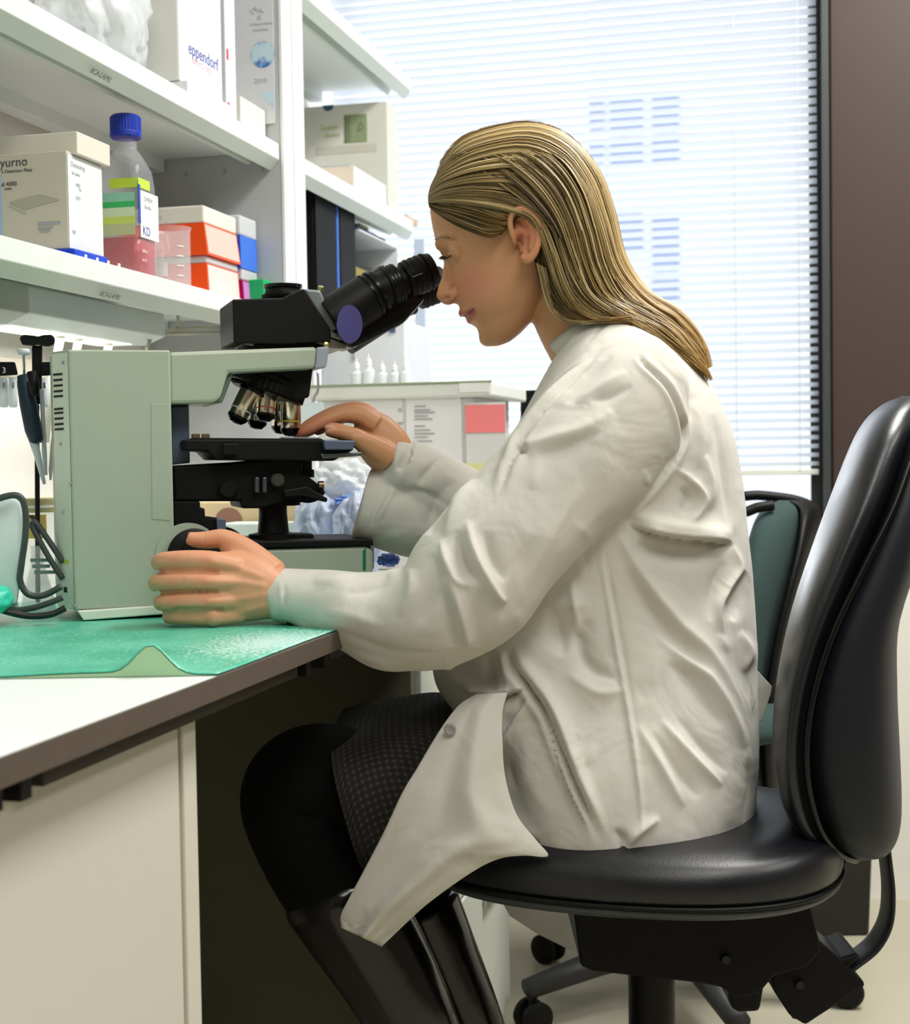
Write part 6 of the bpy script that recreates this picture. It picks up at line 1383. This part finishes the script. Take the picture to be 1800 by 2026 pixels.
uvl = o.data.uv_layers.new(name='UVMap'); fl_ = np.array(uvs).reshape(-1, 2)
for lp in o.data.loops: uvl.data[lp.index].uv = fl_[lp.vertex_index]
so = o.modifiers.new('s', 'SOLIDIFY'); so.thickness = .002; so.offset = -1
tg_m = mat('tights_black', (4, 4, 4), .9, var=.1, spec=.2)
v1 = PT([(1000, 1560, 1.675, 95), (840, 1556, 1.675, 96), (720, 1550, 1.668, 104), (660, 1545, 1.655, 112), (608, 1554, 1.65, 116), (588, 1588, 1.65, 112), (622, 1672, 1.652, 112), (672, 1766, 1.655, 106), (720, 1850, 1.658, 84)], 36, 60)
o = mesh('tights', *v1, tg_m, person, True); fixn(o.data)
v1 = PT([(1000, 1545, 1.80, 122), (860, 1530, 1.80, 112), (740, 1540, 1.80, 98), (712, 1590, 1.80, 92), (780, 1730, 1.80, 86), (850, 1850, 1.80, 78)], 32, 60)
o = mesh('tights', *v1, tg_m, person, True); fixn(o.data)
boot_m = mat('boot_leather', (12, 11, 11), .16, spec=.6, var=.1, bump=.12, bscale=90)
def boot(lab, leg, foot):
    b1 = PT(leg, 32, 50)
    o = mesh('boot', *b1, boot_m, person, True, lab); fixn(o.data)
    o2 = mesh('boot_foot', *PT(foot, 24, 24), boot_m, o, True); fixn(o2.data)
    return o
boot('near shiny black boot', [(662, 1748, 1.654, 100), (668, 1760, 1.654, 114), (700, 1815, 1.656, 109), (755, 1905, 1.66, 100), (812, 2010, 1.663, 88), (860, 2110, 1.67, 72), (915, 2300, 1.68, 56), (950, 2450, 1.68, 48), (975, 2560, 1.68, 42)], [(985, 2560, 1.68, 44), (940, 2590, 1.68, 42), (860, 2606, 1.68, 34), (790, 2615, 1.68, 24), (760, 2618, 1.68, 14)])
boot('far shiny black boot', [(822, 1795, 1.80, 90), (870, 1900, 1.80, 80), (915, 2000, 1.80, 72), (950, 2080, 1.80, 62), (1000, 2230, 1.80, 48), (1040, 2350, 1.80, 42), (1060, 2420, 1.80, 38)], [(1062, 2420, 1.80, 40), (1010, 2448, 1.80, 36), (930, 2458, 1.80, 28), (880, 2462, 1.80, 14)])
# ------------------------------------------------------------ hair
def H3(rows): return np.array(rows, float)
q_ = HD
GU = [  # guide strands: (px, py, depth offset towards the camera negative)
 H3([(862, 352, .0), (880, 312, -.004), (930, 268, -.006), (1040, 243, -.004), (1120, 266, -.004), (1182, 330, -.006), (1214, 410, -.008), (1238, 505, -.012), (1282, 572, -.020), (1345, 612, -.030), (1392, 672, -.034), (1410, 742, -.036)]),
 H3([(856, 360, -.014), (880, 326, -.028), (935, 288, -.040), (1040, 268, -.045), (1115, 296, -.045), (1165, 362, -.046), (1194, 440, -.046), (1222, 528, -.048), (1272, 590, -.052), (1335, 632, -.056), (1384, 690, -.056), (1406, 746, -.052)]),
 H3([(851, 372, -.026), (882, 345, -.046), (945, 318, -.062), (1035, 308, -.070), (1105, 345, -.072), (1148, 415, -.072), (1175, 490, -.070), (1205, 560, -.068), (1258, 608, -.070), (1320, 650, -.072), (1374, 705, -.070), (1402, 748, -.062)]),
 H3([(848, 384, -.034), (885, 364, -.055), (950, 350, -.072), (1030, 352, -.082), (1090, 395, -.085), (1126, 465, -.084), (1150, 535, -.080), (1182, 592, -.078), (1240, 624, -.080), (1300, 660, -.082), (1360, 715, -.078), (1394, 745, -.068)]),
 H3([(847, 396, -.040), (885, 386, -.060), (950, 384, -.077), (1020, 398, -.087), (1068, 430, -.090), (1098, 495, -.088), (1122, 560, -.084), (1155, 606, -.082), (1205, 628, -.084), (1262, 640, -.088), (1330, 690, -.084), (1380, 735, -.072)]),
 H3([(848, 402, -.043), (885, 402, -.062), (945, 410, -.079), (1005, 420, -.088), (1050, 432, -.091), (1080, 495, -.086), (1100, 560, -.080), (1125, 605, -.078), (1155, 632, -.080), (1190, 634, -.086), (1225, 622, -.090), (1262, 612, -.090)]),
]
GL = [  # hair of the temple that ends at the ear
 H3([(847, 392, -.036), (885, 384, -.056), (945, 392, -.074), (1000, 414, -.086), (1030, 428, -.090)]),
 H3([(848, 402, -.040), (880, 408, -.058), (930, 420, -.074), (975, 434, -.084), (1012, 440, -.088)]),
 H3([(850, 410, -.042), (880, 424, -.057), (925, 442, -.072), (968, 455, -.081), (1003, 452, -.085)]),
 H3([(858, 418, -.044), (890, 437, -.058), (930, 455, -.071), (965, 468, -.079), (992, 464, -.082)])]
def field(GS, S):
    rs = np.array([catmull(g_, S) for g_ in GS]); return catmull(rs.reshape(len(rs), -1), 61).reshape(61, S, 3)
S_ = 44
def ripple(F):   # locks: the sheet of hair rises and sinks across its width
    n, S, _ = F.shape
    u = np.linspace(0, 1, n)[:, None]; t = np.linspace(0, 1, S)[None]
    h = np.sin(2 * np.pi * (6.5 * u + 1.1 * np.sin(2.6 * t + 1) )) * .6 + .4 * np.sin(2 * np.pi * (14 * u - .9 * t) + 2)
    env = np.minimum(1, t * 5) * np.minimum(1, u * 6 + .1)
    F[..., 2] -= .0052 * h * env
    F[..., 1] += 5.0 * np.sin(2 * np.pi * (1.6 * t + .6 * u)) * np.clip(t - .35, 0, 1) * 1.6 * np.minimum(1, u * 4)
    return F
FA = ripple(field(GU, S_)); FB = field(GL, 24)
FC_ = field([H3([(1052, 482, -.066), (1058, 520, -.066), (1068, 562, -.066), (1092, 606, -.068), (1128, 634, -.076), (1165, 642, -.082)]),
             H3([(1062, 478, -.076), (1070, 520, -.074), (1082, 566, -.073), (1108, 608, -.074), (1142, 632, -.080), (1180, 638, -.086)]),
             H3([(1070, 470, -.082), (1084, 520, -.080), (1100, 566, -.078), (1125, 605, -.078), (1158, 628, -.082), (1200, 630, -.088)])], 26)
def sample(F, u):
    n = len(F) - 1; t = min(max(u, 0), 1) * n; i = min(int(t), n - 1); f = t - i; return F[i] * (1 - f) + F[i + 1] * f
HV, HFc, HC = [], [], []
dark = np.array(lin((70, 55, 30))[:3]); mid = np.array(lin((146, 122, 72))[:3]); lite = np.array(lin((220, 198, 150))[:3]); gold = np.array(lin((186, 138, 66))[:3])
def add_strand(pix, r, c, sg=1, k=3):
    q = np.array([P(a, b_, HD + sg * w) for a, b_, w in pix]); n = len(q); rr = r * np.sin(np.linspace(.25, np.pi * .97, n)) ** .5
    tg = np.gradient(q, axis=0); tg /= np.linalg.norm(tg, axis=1)[:, None] + 1e-9; a = np.cross(tg, F0); a /= np.linalg.norm(a, axis=1)[:, None] + 1e-9; b_ = np.cross(tg, a)
    o = sum(len(v) for v in HV); ring = np.stack([q + (a * math.cos(t) * rr[:, None] + b_ * math.sin(t) * rr[:, None]) for t in np.linspace(0, 2 * np.pi, k + 1)[:-1]], 1)
    HV.append(ring.reshape(-1, 3)); i = np.arange(n - 1)[:, None]; j = np.arange(k)[None]; A = o + i * k + j; B = o + i * k + (j + 1) % k
    HFc.append(np.stack([A, B, B + k, A + k], -1).reshape(-1, 4)); cc = np.repeat(c[:, None, :], k, 1).reshape(-1, 3) if c.ndim == 2 else np.tile(c, (n * k, 1)); HC.append(cc)
clumps = [(rng.uniform(0, 1), rng.uniform(-9, 9), rng.uniform(.15, .9), rng.uniform(0, 6.28), rng.uniform(0, 1)) for _ in range(64)]
clumps.sort()
def strands(F, n, sg, clumpy=.62, mul=1.0, st=0, spread=1.0, endlo=.82, S=S_, dk=0.0, rmin=.00045, rmax=.0010):
    for _ in range(n):
        ci = rng.integers(len(clumps)); cu, off, tone, ph, lv = clumps[ci]
        u = cu * clumpy + rng.uniform(0, 1) * (1 - clumpy) if rng.uniform() > .12 else rng.uniform(0, 1)
        u = min(max(cu + rng.normal(0, .022), 0), 1) if rng.uniform() < clumpy else rng.uniform(0, 1)
        pix = sample(F, u).copy(); n_ = len(pix); t = np.linspace(0, 1, n_)
        wob = np.sin(t * rng.uniform(3, 6) + ph) * 3.2 * t ** .6 + np.sin(t * 11 + ph * 2) * 1.2 * t
        nx = np.gradient(pix[:, 1]); ny = -np.gradient(pix[:, 0]); L_ = np.hypot(nx, ny) + 1e-6
        amp = (wob + rng.normal(0, 2.2) * t + off * .35 * np.sin(np.pi * t)) * spread
        edge = min(u * 9, 1.0)             # keep the crown outline clean
        pix[:, 0] += nx / L_ * amp * edge; pix[:, 1] += ny / L_ * amp * edge
        inn = abs(rng.normal(0, .0035)) * (1 + .6 * lv); pix[:, 2] = np.minimum(pix[:, 2] + inn + .004 * (lv - .5) , -.0005) if u > .02 else pix[:, 2]
        end = int(n_ * rng.uniform(endlo, 1)); end = max(end, 8 + st); s0_ = int(rng.integers(0, st + 1)); pix = pix[s0_:end]; t = t[s0_:end]
        base = mid * (1 - tone) + (lite if rng.uniform() < .55 else mid) * tone; base = base * rng.uniform(.72, 1.15) * mul
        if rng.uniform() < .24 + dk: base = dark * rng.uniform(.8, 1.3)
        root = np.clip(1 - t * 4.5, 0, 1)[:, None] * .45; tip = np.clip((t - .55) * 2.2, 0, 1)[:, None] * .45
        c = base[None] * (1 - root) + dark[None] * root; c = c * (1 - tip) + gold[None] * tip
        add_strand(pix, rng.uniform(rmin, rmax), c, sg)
FD = ripple(field([
 H3([(880, 306, -.030), (930, 322, -.056), (985, 362, -.082), (1045, 405, -.094), (1085, 440, -.097), (1110, 510, -.092), (1135, 575, -.088), (1180, 615, -.086), (1240, 634, -.090), (1310, 680, -.088), (1375, 735, -.078)]),
 H3([(945, 298, -.052), (1000, 318, -.074), (1060, 365, -.090), (1105, 430, -.096), (1132, 505, -.094), (1158, 572, -.088), (1205, 612, -.086), (1265, 640, -.088), (1325, 680, -.086), (1372, 722, -.082), (1396, 748, -.072)]),
 H3([(1010, 292, -.060), (1068, 318, -.078), (1118, 375, -.088), (1148, 450, -.090), (1168, 525, -.086), (1200, 585, -.080), (1250, 617, -.080), (1310, 650, -.082), (1362, 700, -.080), (1392, 735, -.072), (1403, 750, -.066)]),
 H3([(1070, 288, -.056), (1122, 318, -.068), (1160, 378, -.074), (1184, 455, -.074), (1205, 530, -.070), (1240, 588, -.068), (1290, 622, -.070), (1340, 658, -.070), (1380, 705, -.066), (1400, 738, -.060), (1408, 752, -.054)])], S_))
strands(FD, 1300, 1, st=7, endlo=.72, rmin=.0004, rmax=.0009, dk=.04)
strands(FA, 3600, 1, endlo=.72, rmin=.0004, rmax=.0009); strands(FA, 700, -1, rmin=.0009, rmax=.0016)
strands(FC_, 520, 1, .3, spread=.6, endlo=.8, S=26, dk=.35, rmin=.0003, rmax=.0006, mul=.6)
strands(FB, 620, 1, .45, spread=.5, endlo=.85, dk=.30); strands(FB, 180, -1, .4, spread=.5, endlo=.85, dk=.3, rmin=.0008, rmax=.0014)
# base shell beneath the strands so that no scalp shows
def shell(F, off, sg, nu=40):
    o = sum(len(v) for v in HV); rows = np.array([sample(F, u) for u in np.linspace(0, .94 if F.shape[1] == S_ else 1, nu)]); rows = rows[:, :int(rows.shape[1] * (.86 if rows.shape[1] == S_ else 1))]; n = rows.shape[1]; q = np.zeros((nu, n, 3))
    for i in range(nu):
        for j in range(n):
            a, b_, w = rows[i, j]; q[i, j] = P(a + (3 if i == 0 else 0), b_ + (4 if i == 0 else 0), HD + sg * min(w + off, 0))
    HV.append(q.reshape(-1, 3)); i = np.arange(nu - 1)[:, None]; j = np.arange(n - 1)[None]; A = o + i * n + j
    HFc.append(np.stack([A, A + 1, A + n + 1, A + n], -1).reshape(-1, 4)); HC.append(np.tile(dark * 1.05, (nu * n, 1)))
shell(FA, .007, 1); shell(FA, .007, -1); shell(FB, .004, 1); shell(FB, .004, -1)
# loose fine strands at neck and crown
for k in range(70):
    sx = rng.uniform(0, 1); s0 = np.array([1060 + 20 * sx, 520 + 10 * sx]); e0 = np.array([1150 + 70 * rng.uniform(0, 1), 640 - 6 * sx])
    mid_ = np.array([1085 + 10 * sx, 590 + 20 * rng.uniform(0, 1)]); pts = catmull(np.array([[*s0, -.082], [*mid_, -.07], [*(mid_ * .45 + e0 * .55 + np.array([-8, 14])), -.075], [*e0, -.088]]), 20)
    add_strand(pts, rng.uniform(.0003, .0006), (mid if k % 3 else lite) * rng.uniform(.6, 1.1))
for k in range(60):
    t0 = rng.uniform(.02, .32); F0_ = FA[0]; i = int(t0 * S_); seg = F0_[i:i + 9].copy(); seg[:, 1] -= np.sin(np.linspace(0, np.pi, len(seg))) * rng.uniform(1, 7); seg[:, 0] -= rng.uniform(0, 3)
    add_strand(seg, .00018, mid * 1.1)
V = np.vstack(HV); Fc = np.vstack(HFc); Cc = np.vstack(HC)
me = bpy.data.meshes.new('hair'); me.vertices.add(len(V)); me.vertices.foreach_set('co', V.ravel()); me.loops.add(Fc.size); me.loops.foreach_set('vertex_index', Fc.ravel().astype(np.int32))
me.polygons.add(len(Fc)); me.polygons.foreach_set('loop_start', np.arange(0, Fc.size, 4, dtype=np.int32)); me.polygons.foreach_set('loop_total', np.full(len(Fc), 4, dtype=np.int32)); me.update(calc_edges=True); me.validate()
ca = me.color_attributes.new('strand', 'FLOAT_COLOR', 'POINT'); ca.data.foreach_set('color', np.hstack([Cc, np.ones((len(Cc), 1))]).ravel())
link_mesh('hair', me, mat('hair_strands', (160, 136, 84), .45, spec=.4, var=.06, vscale=40, attr='strand'), person, 'long straight blond hair tucked behind the ear', True)
